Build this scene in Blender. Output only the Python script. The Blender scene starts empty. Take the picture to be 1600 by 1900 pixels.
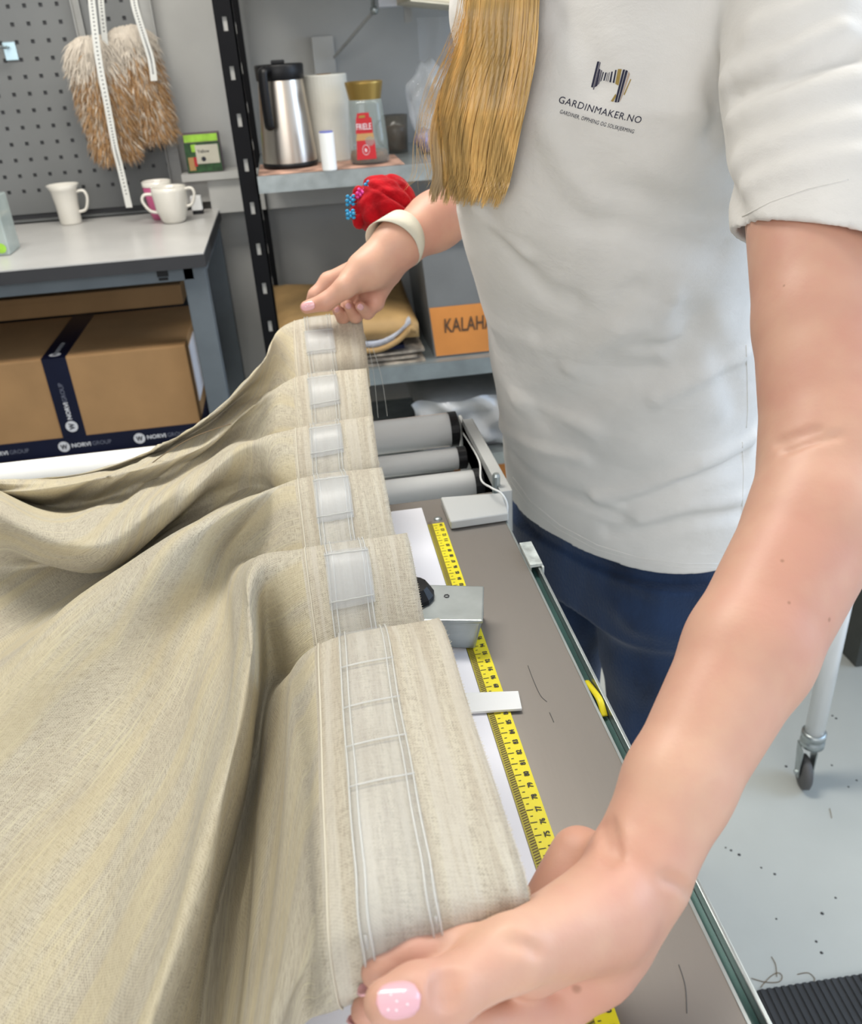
import bpy, bmesh, math, random
import numpy as np
from mathutils import Vector, Matrix
random.seed(7); RNG = np.random.default_rng(7)
S = bpy.context.scene
C = S.collection

# ------------------------------------------------------------------ camera
CZ = 1.38
AX = np.array([0.98620535, -0.12363584, 0.11005996])     # room right, in camera axes (x right, y down, z forward)
AY = np.array([-0.15584879, -0.4695341, 0.86905057])     # room forward
AD = np.array([0.05576889, 0.87421503, 0.48232553])      # room down
FP = 1600.0
cam = bpy.data.cameras.new('camera'); camo = bpy.data.objects.new('camera', cam); C.objects.link(camo)
def w(i): return Vector((AX[i], AY[i], -AD[i]))
r_, u_, f_ = w(0), -w(1), w(2)
M = Matrix((( r_.x, u_.x, -f_.x, 0), (r_.y, u_.y, -f_.y, 0), (r_.z, u_.z, -f_.z, CZ), (0, 0, 0, 1)))
camo.matrix_world = M
cam.sensor_fit = 'HORIZONTAL'; cam.sensor_width = 36; cam.lens = 36
cam.clip_start = 0.02; cam.clip_end = 60
cam.dof.use_dof = True; cam.dof.focus_distance = 0.62; cam.dof.aperture_fstop = 15
S.camera = camo

# ------------------------------------------------------------------ world, light, exposure
wd = bpy.data.worlds.new('daylight'); S.world = wd; wd.use_nodes = True
bg = wd.node_tree.nodes['Background']; bg.inputs[0].default_value = (0.88, 0.93, 1.0, 1); bg.inputs[1].default_value = 0.95
def area(name, loc, target, size, sizey, power, col):
    l = bpy.data.lights.new(name, 'AREA'); l.shape = 'RECTANGLE'; l.size = size; l.size_y = sizey
    l.energy = power; l.color = col
    o = bpy.data.objects.new(name, l); C.objects.link(o); o.location = loc
    o.rotation_euler = (Vector(target) - Vector(loc)).to_track_quat('-Z', 'Y').to_euler()
    return o
area('window_light_right', (3.2, 0.6, 1.9), (0.2, 0.8, 0.9), 1.6, 1.6, 44, (0.50, 0.70, 1.0))
area('fill_light_behind', (-0.6, -2.4, 2.3), (0.0, 1.1, 0.9), 2.4, 1.6, 38, (1.0, 0.97, 0.93))  # added front fill from behind the camera, brightens the fabric
area('ceiling_light_glow', (-0.35, 1.45, 2.62), (-0.35, 1.45, 0), 1.2, 0.5, 30, (1.0, 0.96, 0.89))
area('ceiling_light_glow', (1.3, 1.3, 2.62), (1.3, 1.3, 0), 1.2, 0.5, 14, (1.0, 0.95, 0.86))
S.view_settings.view_transform = 'Standard'; S.view_settings.look = 'None'
S.view_settings.exposure = 0.05; S.view_settings.gamma = 1.0; S.view_settings.use_curve_mapping = False

# ------------------------------------------------------------------ pixel rays of the photograph -> points in the room
def ray(px, py):
    r = np.array([px - 800.0, py - 950.0, FP]) / FP
    return np.array([r @ AX, r @ AY, -(r @ AD)])
O = np.array([0, 0, CZ])
def dep(px, py, d): return O + ray(px, py) * d
def onz(px, py, z): r = ray(px, py); return O + r * ((z - CZ) / r[2])
def ony(px, py, y): r = ray(px, py); return O + r * (y / r[1])
def onx(px, py, x): r = ray(px, py); return O + r * (x / r[0])

# ------------------------------------------------------------------ materials
def mat(name, col, rough=0.6, metal=0.0, noise=0.06, nscale=12.0, bump=0.0, bscale=60.0, alpha=1.0, trans=0.0,
        sss=0.0, coat=0.0, sheen=0.0, stretch=(1, 1, 1), ior=1.45, spec=0.5, bdist=0.002):
    m = bpy.data.materials.new(name); m.use_nodes = True
    nt = m.node_tree; b = nt.nodes['Principled BSDF']
    b.inputs['Base Color'].default_value = (*col, 1); b.inputs['Roughness'].default_value = rough
    b.inputs['Metallic'].default_value = metal; b.inputs['Alpha'].default_value = alpha
    b.inputs['Transmission Weight'].default_value = trans; b.inputs['IOR'].default_value = ior
    b.inputs['Coat Weight'].default_value = coat; b.inputs['Sheen Weight'].default_value = sheen
    b.inputs['Specular IOR Level'].default_value = spec
    if sss:
        b.inputs['Subsurface Weight'].default_value = sss; b.inputs['Subsurface Radius'].default_value = (0.012, 0.005, 0.003)
        b.inputs['Subsurface Scale'].default_value = 0.6
    tc = nt.nodes.new('ShaderNodeTexCoord'); mp = nt.nodes.new('ShaderNodeMapping')
    mp.inputs['Scale'].default_value = stretch
    nt.links.new(tc.outputs['Object'], mp.inputs['Vector'])
    if noise:
        n = nt.nodes.new('ShaderNodeTexNoise'); n.inputs['Scale'].default_value = nscale; n.inputs['Detail'].default_value = 5
        nt.links.new(mp.outputs[0], n.inputs['Vector'])
        mr = nt.nodes.new('ShaderNodeMapRange'); mr.inputs[1].default_value = 0.3; mr.inputs[2].default_value = 0.7
        mr.inputs[3].default_value = 1 - noise * 2; mr.inputs[4].default_value = 1 + noise * 1.2
        nt.links.new(n.outputs['Fac'], mr.inputs[0])
        h = nt.nodes.new('ShaderNodeHueSaturation'); h.inputs['Color'].default_value = (*col, 1)
        nt.links.new(mr.outputs[0], h.inputs['Value']); nt.links.new(h.outputs[0], b.inputs['Base Color'])
    if bump:
        n2 = nt.nodes.new('ShaderNodeTexNoise'); n2.inputs['Scale'].default_value = bscale; n2.inputs['Detail'].default_value = 4
        nt.links.new(mp.outputs[0], n2.inputs['Vector'])
        bp = nt.nodes.new('ShaderNodeBump'); bp.inputs['Strength'].default_value = bump; bp.inputs['Distance'].default_value = bdist
        nt.links.new(n2.outputs['Fac'], bp.inputs['Height']); nt.links.new(bp.outputs[0], b.inputs['Normal'])
    return m
def nd(m, t): return m.node_tree.nodes.new(t)
def lk(m, a, b): m.node_tree.links.new(a, b)
def vmix(m, fac, a, b):     # colour mix, a/b sockets or tuples
    x = nd(m, 'ShaderNodeMix'); x.data_type = 'RGBA'
    if isinstance(fac, (int, float)): x.inputs[0].default_value = fac
    else: lk(m, fac, x.inputs[0])
    for v, i in ((a, 6), (b, 7)):
        if isinstance(v, tuple): x.inputs[i].default_value = (*v, 1)
        else: lk(m, v, x.inputs[i])
    return x.outputs[2]
def mth(m, op, a, b=None, c=None):
    x = nd(m, 'ShaderNodeMath'); x.operation = op
    for i, v in enumerate((a, b, c)):
        if v is None: continue
        if isinstance(v, (int, float)): x.inputs[i].default_value = v
        else: lk(m, v, x.inputs[i])
    return x.outputs[0]
def ramp(m, f, lo, hi, a=0.0, b=1.0):
    x = nd(m, 'ShaderNodeMapRange'); x.inputs[1].default_value = lo; x.inputs[2].default_value = hi
    x.inputs[3].default_value = a; x.inputs[4].default_value = b; lk(m, f, x.inputs[0]); return x.outputs[0]

M_ = {}
M_['wall'] = mat('painted_wall', (0.40, 0.395, 0.375), 0.85, noise=0.07, nscale=3.5, bump=0.15, bscale=40)
M_['wall2'] = mat('trunking_white', (0.46, 0.455, 0.43), 0.6, noise=0.04)
M_['ceil'] = mat('ceiling_white', (0.7, 0.7, 0.68), 0.9)
M_['floor'] = mat('floor_paint', (0.50, 0.52, 0.49), 0.45, noise=0.05, nscale=2.5, bump=0.05, bscale=30)
M_['black'] = mat('black_paint', (0.005, 0.005, 0.006), 0.55, noise=0.1, spec=0.15)
M_['blackpl'] = mat('black_plastic', (0.008, 0.008, 0.009), 0.4, spec=0.3)
M_['zinc'] = mat('galvanised_steel', (0.42, 0.46, 0.46), 0.38, 0.85, noise=0.09, nscale=30)
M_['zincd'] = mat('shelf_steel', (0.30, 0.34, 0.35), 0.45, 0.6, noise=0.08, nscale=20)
M_['steel'] = mat('brushed_worktop', (0.275, 0.25, 0.225), 0.42, 0.55, noise=0.06, nscale=7, bump=0.03, bscale=300, stretch=(1, .08, 1))
M_['inox'] = mat('thermos_steel', (0.56, 0.50, 0.43), 0.30, 1.0, noise=0.05, nscale=9, stretch=(1, 1, .1))
M_['bench'] = mat('bench_frame_grey', (0.115, 0.135, 0.15), 0.5, noise=0.06)
M_['benchtop'] = mat('bench_laminate', (0.50, 0.49, 0.47), 0.28, noise=0.04, nscale=8)
M_['dark'] = mat('dark_edge', (0.03, 0.03, 0.033), 0.5)
M_['peg'] = mat('pegboard_grey', (0.165, 0.17, 0.168), 0.55, noise=0.05, nscale=5)
M_['card'] = mat('cardboard', (0.35, 0.20, 0.085), 0.8, noise=0.06, nscale=9, bump=0.1, bscale=120)
M_['navy'] = mat('navy_tape', (0.003, 0.005, 0.022), 0.4, noise=0.1, spec=0.3)
M_['white'] = mat('white_plastic', (0.80, 0.81, 0.80), 0.35, noise=0.02)
M_['paper'] = mat('white_paper', (0.80, 0.80, 0.85), 0.6, noise=0.02)
M_['printw'] = mat('print_white', (0.62, 0.62, 0.64), 0.5, noise=0)
M_['printg'] = mat('print_grey', (0.16, 0.17, 0.22), 0.5, noise=0)
M_['ceramic'] = mat('cream_ceramic', (0.72, 0.69, 0.62), 0.18, noise=0.02, coat=0.4)
M_['pink'] = mat('pink_ceramic', (0.45, 0.09, 0.20), 0.3, noise=0.03)
M_['roller'] = mat('roller_grey', (0.90, 0.91, 0.90), 0.28, noise=0.02, coat=0.5)
M_['plate'] = mat('grey_enamel', (0.50, 0.51, 0.50), 0.4, noise=0.03)
M_['yellow'] = mat('ruler_yellow', (0.83, 0.71, 0.02), 0.4, noise=0.03)
M_['olive'] = mat('ruler_bevel', (0.42, 0.36, 0.03), 0.5, noise=0.05)
M_['ink'] = mat('ink_black', (0.02, 0.02, 0.03), 0.6, noise=0)
M_['inkbrown'] = mat('ink_on_label', (0.10, 0.055, 0.03), 0.6, noise=0)
M_['green'] = mat('rail_green', (0.05, 0.115, 0.105), 0.25, 0.2, noise=0.15, nscale=14)
M_['rubber'] = mat('dark_rubber', (0.035, 0.038, 0.042), 0.7, noise=0.1)
M_['tyre'] = mat('caster_rubber', (0.10, 0.10, 0.10), 0.6, noise=0.05)
M_['jeans'] = mat('denim', (0.014, 0.036, 0.095), 0.9, noise=0.26, nscale=16, bump=0.5, bscale=420, sheen=0.2, stretch=(1, 1, .45))
M_['hairm'] = mat('blonde_hair', (0.72, 0.46, 0.16), 0.36, noise=0.26, nscale=45, stretch=(1, 1, .08))
M_['red'] = mat('red_felt', (0.40, 0.004, 0.010), 0.95, noise=0.2, nscale=60, bump=0.9, bscale=160, sheen=0.1, spec=0.15)
M_['strap'] = mat('cream_strap', (0.70, 0.67, 0.55), 0.7, noise=0.05, bump=0.2, bscale=200)
M_['blue'] = mat('blue_pin', (0.03, 0.33, 0.62), 0.3)
M_['magenta'] = mat('pink_pin', (0.75, 0.06, 0.35), 0.3)
M_['nail'] = mat('pink_nail', (0.84, 0.46, 0.49), 0.12, noise=0, coat=0.8)
M_['nailtip'] = mat('nail_dots', (0.95, 0.93, 0.93), 0.2, noise=0)
M_['gold'] = mat('gold_lid', (0.38, 0.25, 0.07), 0.32, 0.8, noise=0.05)
M_['redlab'] = mat('red_label', (0.42, 0.012, 0.018), 0.45, noise=0.04)
M_['tan'] = mat('tan_band', (0.42, 0.24, 0.09), 0.5)
M_['coffee'] = mat('coffee_granules', (0.16, 0.07, 0.025), 0.7, noise=0.3, nscale=200)
M_['glass'] = mat('clear_glass', (0.9, 0.95, 0.93), 0.03, trans=1.0, noise=0, ior=1.25)
M_['crate'] = mat('translucent_crate', (0.21, 0.215, 0.215), 0.3, noise=0.05, alpha=0.8)
M_['orange'] = mat('orange_label', (0.62, 0.24, 0.055), 0.6, noise=0.05)
M_['leather'] = mat('brown_paper_bag', (0.36, 0.225, 0.09), 0.65, noise=0.12, nscale=14, bump=0.3, bscale=25)
M_['magaz'] = mat('magazine_pages', (0.42, 0.36, 0.29), 0.5, noise=0.35, nscale=30)
M_['mats'] = mat('floral_paper', (0.40, 0.24, 0.18), 0.7, noise=0.35, nscale=28)
M_['towel'] = mat('paper_towel', (0.56, 0.55, 0.49), 0.9, noise=0.05, bump=0.4, bscale=90)
M_['clear'] = mat('clear_film', (0.75, 0.77, 0.78), 0.12, noise=0.2, nscale=10, alpha=0.30, bump=1.0, bscale=14, bdist=0.02)
M_['tapew'] = mat('measuring_tape_white', (0.68, 0.68, 0.64), 0.5, noise=0.03)
M_['chan'] = mat('grey_channel', (0.36, 0.36, 0.345), 0.5, noise=0.08)
M_['lime'] = mat('lime_print', (0.30, 0.55, 0.05), 0.5, noise=0.2, nscale=30)
M_['dkgreen'] = mat('dark_green_print', (0.02, 0.07, 0.02), 0.5, noise=0.3, nscale=60)
M_['cream'] = mat('cream_print', (0.55, 0.52, 0.42), 0.5, noise=0.08)
M_['plum'] = mat('plum_print', (0.11, 0.06, 0.085), 0.5, noise=0.1)
M_['beigebox'] = mat('beige_shade', (0.66, 0.60, 0.46), 0.7, noise=0.03)
M_['purple'] = mat('purple_pattern', (0.20, 0.18, 0.30), 0.6, noise=0.5, nscale=45)
M_['thread'] = mat('clear_thread', (0.78, 0.78, 0.74), 0.25, noise=0, alpha=0.5)
M_['scrap'] = mat('tan_thread', (0.20, 0.14, 0.08), 0.8, noise=0)
M_['logogold'] = mat('print_gold', (0.36, 0.25, 0.07), 0.6, noise=0)
M_['logonavy'] = mat('print_navy', (0.022, 0.022, 0.05), 0.6, noise=0)
M_['logogrey'] = mat('print_mid_grey', (0.14, 0.13, 0.16), 0.6, noise=0)
M_['logotan'] = mat('print_tan', (0.48, 0.36, 0.28), 0.6, noise=0)
M_['shoe'] = mat('dark_shoe', (0.03, 0.03, 0.035), 0.6)
M_['lamp'] = bpy.data.materials.new('lamp_diffuser'); M_['lamp'].use_nodes = True
_b = M_['lamp'].node_tree.nodes['Principled BSDF']; _b.inputs['Emission Color'].default_value = (1, .95, .86, 1); _b.inputs['Emission Strength'].default_value = 4

def skin_material():
    m = mat('skin', (0.70, 0.41, 0.30), 0.47, noise=0, sss=0.12, bump=0.12, bscale=260, bdist=0.001)
    b = m.node_tree.nodes['Principled BSDF']; tc = nd(m, 'ShaderNodeTexCoord')
    n1 = nd(m, 'ShaderNodeTexNoise'); n1.inputs['Scale'].default_value = 16; n1.inputs['Detail'].default_value = 3
    n2 = nd(m, 'ShaderNodeTexNoise'); n2.inputs['Scale'].default_value = 120; n2.inputs['Detail'].default_value = 3
    lk(m, tc.outputs['Object'], n1.inputs['Vector']); lk(m, tc.outputs['Object'], n2.inputs['Vector'])
    c1 = vmix(m, ramp(m, n1.outputs['Fac'], 0.35, 0.65), (0.62, 0.325, 0.235), (0.70, 0.43, 0.305))
    c2 = vmix(m, ramp(m, n2.outputs['Fac'], 0.3, 0.7, 0, 0.22), c1, (0.62, 0.30, 0.24))
    lk(m, c2, b.inputs['Base Color']); return m
M_['skin'] = skin_material()

def shirt_material():
    m = mat('white_cotton', (0.77, 0.745, 0.705), 0.9, noise=0.02, nscale=25, sheen=0.15)
    b = m.node_tree.nodes['Principled BSDF']; tc = nd(m, 'ShaderNodeTexCoord')
    n1 = nd(m, 'ShaderNodeTexNoise'); n1.inputs['Scale'].default_value = 22; n1.inputs['Detail'].default_value = 5; n1.inputs['Distortion'].default_value = 0.25
    mp = nd(m, 'ShaderNodeMapping'); mp.inputs['Rotation'].default_value = (0.5, 0.4, 0); mp.inputs['Scale'].default_value = (1, 1, 1.7)
    lk(m, tc.outputs['Object'], mp.inputs[0]); lk(m, mp.outputs[0], n1.inputs['Vector'])
    n2 = nd(m, 'ShaderNodeTexNoise'); n2.inputs['Scale'].default_value = 900; lk(m, tc.outputs['Object'], n2.inputs['Vector'])
    h = mth(m, 'ADD', n1.outputs['Fac'], mth(m, 'MULTIPLY', n2.outputs['Fac'], 0.05))
    bp = nd(m, 'ShaderNodeBump'); bp.inputs['Strength'].default_value = 0.38; bp.inputs['Distance'].default_value = 0.006
    lk(m, h, bp.inputs['Height']); lk(m, bp.outputs[0], b.inputs['Normal']); return m
M_['shirt'] = shirt_material()

def linen_material():
    m = mat('linen_weave', (0.6, 0.55, 0.42), 0.85, noise=0, sheen=0.1)
    b = m.node_tree.nodes['Principled BSDF']
    uv = nd(m, 'ShaderNodeUVMap'); uv.uv_map = 'UVMap'
    sp = nd(m, 'ShaderNodeSeparateXYZ'); lk(m, uv.outputs[0], sp.inputs[0])
    U, V = sp.outputs[0], sp.outputs[1]           # metres: U along the curtain width, V away from the top edge
    def tex(su, sv, det=3, dist=0.0):
        cx = nd(m, 'ShaderNodeCombineXYZ'); lk(m, mth(m, 'MULTIPLY', U, su), cx.inputs[0]); lk(m, mth(m, 'MULTIPLY', V, sv), cx.inputs[1])
        n = nd(m, 'ShaderNodeTexNoise'); n.inputs['Scale'].default_value = 1; n.inputs['Detail'].default_value = det
        n.inputs['Distortion'].default_value = dist; lk(m, cx.outputs[0], n.inputs['Vector']); return n.outputs['Fac']
    P = 2 * math.pi / 0.0016
    jit = mth(m, 'MULTIPLY', tex(70, 70, 3), 16.0)
    wu = mth(m, 'SINE', mth(m, 'ADD', mth(m, 'MULTIPLY', U, P), jit)); wv = mth(m, 'SINE', mth(m, 'ADD', mth(m, 'MULTIPLY', V, P), jit))
    nz = mth(m, 'MULTIPLY', mth(m, 'SUBTRACT', mth(m, 'ADD', tex(150, 950, 2), tex(950, 150, 2)), 1.0), 3.4)
    weave = mth(m, 'ADD', mth(m, 'MULTIPLY', mth(m, 'MULTIPLY', wu, wv), .6), nz)                                  # -1..1 checker of over/under threads
    wv01 = ramp(m, weave, -0.7, 0.7)
    thU = ramp(m, tex(24, 560, 4), 0.56, 0.68)                           # slubs running along U
    thV = ramp(m, tex(430, 11, 4), 0.55, 0.66)                           # slubs running along V
    bandU = ramp(m, tex(6, 170, 4), 0.40, 0.60)
    bandV = ramp(m, tex(45, 7, 3), 0.38, 0.62)
    big = ramp(m, tex(14, 14, 3), 0.35, 0.65)
    inband = ramp(m, V, 0.082, 0.0815, 0, 1)                             # the folded hem at the top: streaks along U only
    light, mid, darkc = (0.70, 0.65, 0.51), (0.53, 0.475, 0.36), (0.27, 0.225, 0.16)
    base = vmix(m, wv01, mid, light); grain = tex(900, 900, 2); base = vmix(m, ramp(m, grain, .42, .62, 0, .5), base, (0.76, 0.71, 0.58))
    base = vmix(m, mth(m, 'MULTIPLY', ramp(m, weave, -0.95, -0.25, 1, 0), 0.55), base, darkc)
    outb = mth(m, 'SUBTRACT', 1.0, mth(m, 'MULTIPLY', mth(m, 'SUBTRACT', 1.0, inband), .72))
    base = vmix(m, mth(m, 'MULTIPLY', mth(m, 'MULTIPLY', bandU, outb), 0.46), base, (0.42, 0.345, 0.255))
    base = vmix(m, mth(m, 'MULTIPLY', mth(m, 'MULTIPLY', bandV, mth(m, 'SUBTRACT', 1.0, inband)), 0.20), base, (0.40, 0.33, 0.245))
    base = vmix(m, mth(m, 'MULTIPLY', mth(m, 'MULTIPLY', thU, outb), 0.5), base, (0.74, 0.70, 0.57))
    base = vmix(m, mth(m, 'MULTIPLY', mth(m, 'MULTIPLY', thV, mth(m, 'SUBTRACT', 1.0, inband)), 0.75), base, (0.74, 0.69, 0.50))
    base = vmix(m, mth(m, 'MULTIPLY', mth(m, 'MULTIPLY', ramp(m, tex(4, 130, 3), 0.5, 0.58), inband), 0.6), base, (0.72, 0.68, 0.58))
    base = vmix(m, mth(m, 'MULTIPLY', inband, 0.16), base, (0.68, 0.62, 0.54))
    base = vmix(m, mth(m, 'MULTIPLY', big, 0.16), base, (0.44, 0.37, 0.27))
    base = vmix(m, mth(m, 'MULTIPLY', mth(m, 'MULTIPLY', ramp(m, tex(30, 3.5, 3), 0.47, 0.58), mth(m, 'SUBTRACT', 1.0, inband)), 0.42), base, (0.70, 0.60, 0.36))
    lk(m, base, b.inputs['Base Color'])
    bp = nd(m, 'ShaderNodeBump'); bp.inputs['Strength'].default_value = 0.35; bp.inputs['Distance'].default_value = 0.0004
    lk(m, mth(m, 'ADD', weave, mth(m, 'ADD', thU, thV)), bp.inputs['Height']); lk(m, bp.outputs[0], b.inputs['Normal'])
    tr = nd(m, 'ShaderNodeBsdfTranslucent'); lk(m, base, tr.inputs[0]); ms = nd(m, 'ShaderNodeMixShader'); ms.inputs[0].default_value = 0.18
    out = m.node_tree.nodes['Material Output']
    lk(m, b.outputs[0], ms.inputs[1]); lk(m, tr.outputs[0], ms.inputs[2]); lk(m, ms.outputs[0], out.inputs[0])
    return m
M_['linen'] = linen_material()
M_['gtape'] = mat('clear_gather_tape', (0.74, 0.75, 0.74), 0.3, noise=0, alpha=0.13, spec=0.5)
M_['gtape2'] = mat('clear_tape_pocket', (0.82, 0.83, 0.82), 0.3, noise=0.0, alpha=0.26, spec=0.5)

# ------------------------------------------------------------------ object helpers
def link(name, me, m=None, parent=None, smooth=False):
    o = bpy.data.objects.new(name, me); C.objects.link(o)
    if m is not None:
        for x in (m if isinstance(m, (list, tuple)) else [m]): me.materials.append(x)
    if parent is not None:
        o.parent = parent; o.matrix_parent_inverse = parent.matrix_world.inverted() if not parent.parent else Matrix()
    if smooth:
        me.polygons.foreach_set('use_smooth', [True] * len(me.polygons))
    return o
def tobj(name, bm, m, parent=None, smooth=False, bev=0.0, seg=2):
    if bev:
        bmesh.ops.bevel(bm, geom=[e for e in bm.edges if len(e.link_faces) == 2 and e.calc_face_angle(0) > 0.5], offset=bev, segments=seg, affect='EDGES', profile=0.7)
    bmesh.ops.recalc_face_normals(bm, faces=bm.faces)
    me = bpy.data.meshes.new(name); bm.to_mesh(me); bm.free()
    return link(name, me, m, parent, smooth)
def tag(o, label=None, cat=None, group=None, kind=None):
    if label: o['label'] = label
    if cat: o['category'] = cat
    if group: o['group'] = group
    if kind: o['kind'] = kind
    return o
def thing(name, loc, label, cat, group=None):
    o = bpy.data.objects.new(name, None); o.empty_display_size = 0.05; C.objects.link(o); o.matrix_world = Matrix.Translation(Vector(loc))
    return tag(o, label, cat, group)
def part(name, bm, m, parent, smooth=False, bev=0.0, seg=2):
    """parts are modelled in room coordinates; move the vertices into the thing's frame"""
    root = parent
    while root.parent: root = root.parent
    bmesh.ops.translate(bm, verts=bm.verts, vec=-root.matrix_world.translation)
    if bev:
        bmesh.ops.bevel(bm, geom=[e for e in bm.edges if len(e.link_faces) == 2 and e.calc_face_angle(0) > 0.5], offset=bev, segments=seg, affect='EDGES', profile=0.7)
    bmesh.ops.recalc_face_normals(bm, faces=bm.faces)
    me = bpy.data.meshes.new(name); bm.to_mesh(me); bm.free()
    o = bpy.data.objects.new(name, me); C.objects.link(o)
    for x in (m if isinstance(m, (list, tuple)) else [m]): me.materials.append(x)
    if smooth: me.polygons.foreach_set('use_smooth', [True] * len(me.polygons))
    o.parent = parent
    return o
def nb(): return bmesh.new()
def box(bm, x0, x1, y0, y1, z0, z1, rot=None, about=None):
    vs = [bm.verts.new((x, y, z)) for x in (x0, x1) for y in (y0, y1) for z in (z0, z1)]
    for f in ((0, 1, 3, 2), (4, 6, 7, 5), (0, 4, 5, 1), (2, 3, 7, 6), (0, 2, 6, 4), (1, 5, 7, 3)): bm.faces.new([vs[i] for i in f])
    if rot is not None: bmesh.ops.rotate(bm, verts=vs, cent=about if about is not None else ((x0+x1)/2, (y0+y1)/2, (z0+z1)/2), matrix=rot)
    return vs
def frame(t, ref=Vector((0, 0, 1))):
    t = Vector(t).normalized()
    if abs(t.dot(ref)) > 0.95: ref = Vector((1, 0, 0))
    a = t.cross(ref).normalized(); return a, a.cross(t).normalized()
def tube(bm, pts, r, n=10, cap=True, flat=1.0):
    pts = [Vector(p) for p in pts]; rs = r if isinstance(r, (list, tuple, np.ndarray)) else [r] * len(pts)
    rings = []; a = None
    for i, p in enumerate(pts):
        t = (pts[min(i + 1, len(pts) - 1)] - pts[max(i - 1, 0)])
        if t.length < 1e-9: t = Vector((0, 0, 1))
        t.normalize()
        if a is None: a, b = frame(t)
        else:
            a = (a - t * a.dot(t)); a = a.normalized() if a.length > 1e-6 else frame(t)[0]; b = a.cross(t) * -1
        b = t.cross(a)
        rings.append([bm.verts.new(p + a * (math.cos(2*math.pi*k/n) * rs[i]) + b * (math.sin(2*math.pi*k/n) * rs[i] * flat)) for k in range(n)])
    for i in range(len(rings) - 1):
        for k in range(n): bm.faces.new((rings[i][k], rings[i][(k+1) % n], rings[i+1][(k+1) % n], rings[i+1][k]))
    if cap:
        bm.faces.new(rings[0][::-1]); bm.faces.new(rings[-1])
def lathe(bm, prof, c, n=36, axis=None):
    """prof: list of (radius, height) from c"""
    c = Vector(c); rings = []
    q = Vector(axis).normalized().to_track_quat('Z', 'Y').to_matrix() if axis is not None else Matrix.Identity(3)
    for r, z in prof:
        if r < 1e-6: rings.append([bm.verts.new(c + q @ Vector((0, 0, z)))])
        else: rings.append([bm.verts.new(c + q @ Vector((r * math.cos(2*math.pi*k/n), r * math.sin(2*math.pi*k/n), z))) for k in range(n)])
    for i in range(len(rings) - 1):
        A, B = rings[i], rings[i+1]
        for k in range(n):
            k2 = (k + 1) % n
            if len(A) == 1 and len(B) == 1: continue
            if len(A) == 1: bm.faces.new((A[0], B[k], B[k2]))
            elif len(B) == 1: bm.faces.new((A[k], A[k2], B[0]))
            else: bm.faces.new((A[k], A[k2], B[k2], B[k]))
def ball(bm, c, r, sub=2, sc=(1, 1, 1)):
    g = bmesh.ops.create_icosphere(bm, subdivisions=sub, radius=r)
    for v in g['verts']: v.co = Vector((v.co.x*sc[0], v.co.y*sc[1], v.co.z*sc[2])) + Vector(c)
    return g['verts']
def sm(pts, n=6):
    """Catmull-Rom through points"""
    P = np.array(pts, float); out = []
    for i in range(len(P) - 1):
        p0, p1, p2, p3 = P[max(i-1, 0)], P[i], P[i+1], P[min(i+2, len(P)-1)]
        for t in np.linspace(0, 1, n, endpoint=False):
            out.append(0.5 * ((2*p1) + (-p0+p2)*t + (2*p0-5*p1+4*p2-p3)*t*t + (-p0+3*p1-3*p2+p3)*t**3))
    out.append(P[-1]); return np.array(out)
def txt(s, bold=0.0, spacing=1.0):
    """text as flat triangles, x 0..1 over its width, y in the same unit (baseline 0)"""
    cu = bpy.data.curves.new('t', 'FONT'); cu.body = s; cu.size = 1; cu.resolution_u = 3; cu.offset = bold; cu.space_character = spacing
    o = bpy.data.objects.new('t', cu); C.objects.link(o)
    dg = bpy.context.evaluated_depsgraph_get(); me = bpy.data.meshes.new_from_object(o.evaluated_get(dg))
    tb = bmesh.new(); tb.from_mesh(me); bmesh.ops.triangulate(tb, faces=tb.faces); tb.to_mesh(me); tb.free()
    v = np.array([x.co[:] for x in me.vertices]); f = [tuple(p.vertices) for p in me.polygons]
    bpy.data.objects.remove(o); bpy.data.curves.remove(cu); bpy.data.meshes.remove(me)
    x0, x1 = v[:, 0].min(), v[:, 0].max(); v = v[:, :2].copy(); v[:, 0] -= x0; v /= (x1 - x0)
    return v, f
def put_text(bm, s, o, ex, ey, width, bold=0.0, spacing=1.0, height=None, mi=0):
    """letters on the plane o + x*ex + y*ey"""
    v, f = txt(s, bold, spacing); o, ex, ey = Vector(o), Vector(ex).normalized(), Vector(ey).normalized()
    hs = width if height is None else height / max(v[:, 1].max(), 1e-6)
    vs = [bm.verts.new(o + ex * (a * width) + ey * (b * hs)) for a, b in v]
    for q in f:
        try: bm.faces.new([vs[i] for i in q]).material_index = mi
        except ValueError: pass

# ------------------------------------------------------------------ SETTING
WY = 2.60
b = nb(); box(b, -4.2, 5.5, -3.5, WY + .1, -0.1, 0); tag(tobj('floor', b, M_['floor']), kind='structure')
b = nb(); box(b, -4.2, 5.5, WY, WY + .1, 0, 2.75); tag(tobj('wall_back', b, M_['wall']), kind='structure')
b = nb(); box(b, -4.2, -4.1, -3.5, WY, 0, 2.75); tag(tobj('wall_left', b, M_['wall']), kind='structure')
b = nb(); box(b, -4.2, 5.5, -1.2, WY + .1, 2.7, 2.8); tag(tobj('ceiling', b, M_['ceil']), kind='structure')
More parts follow.
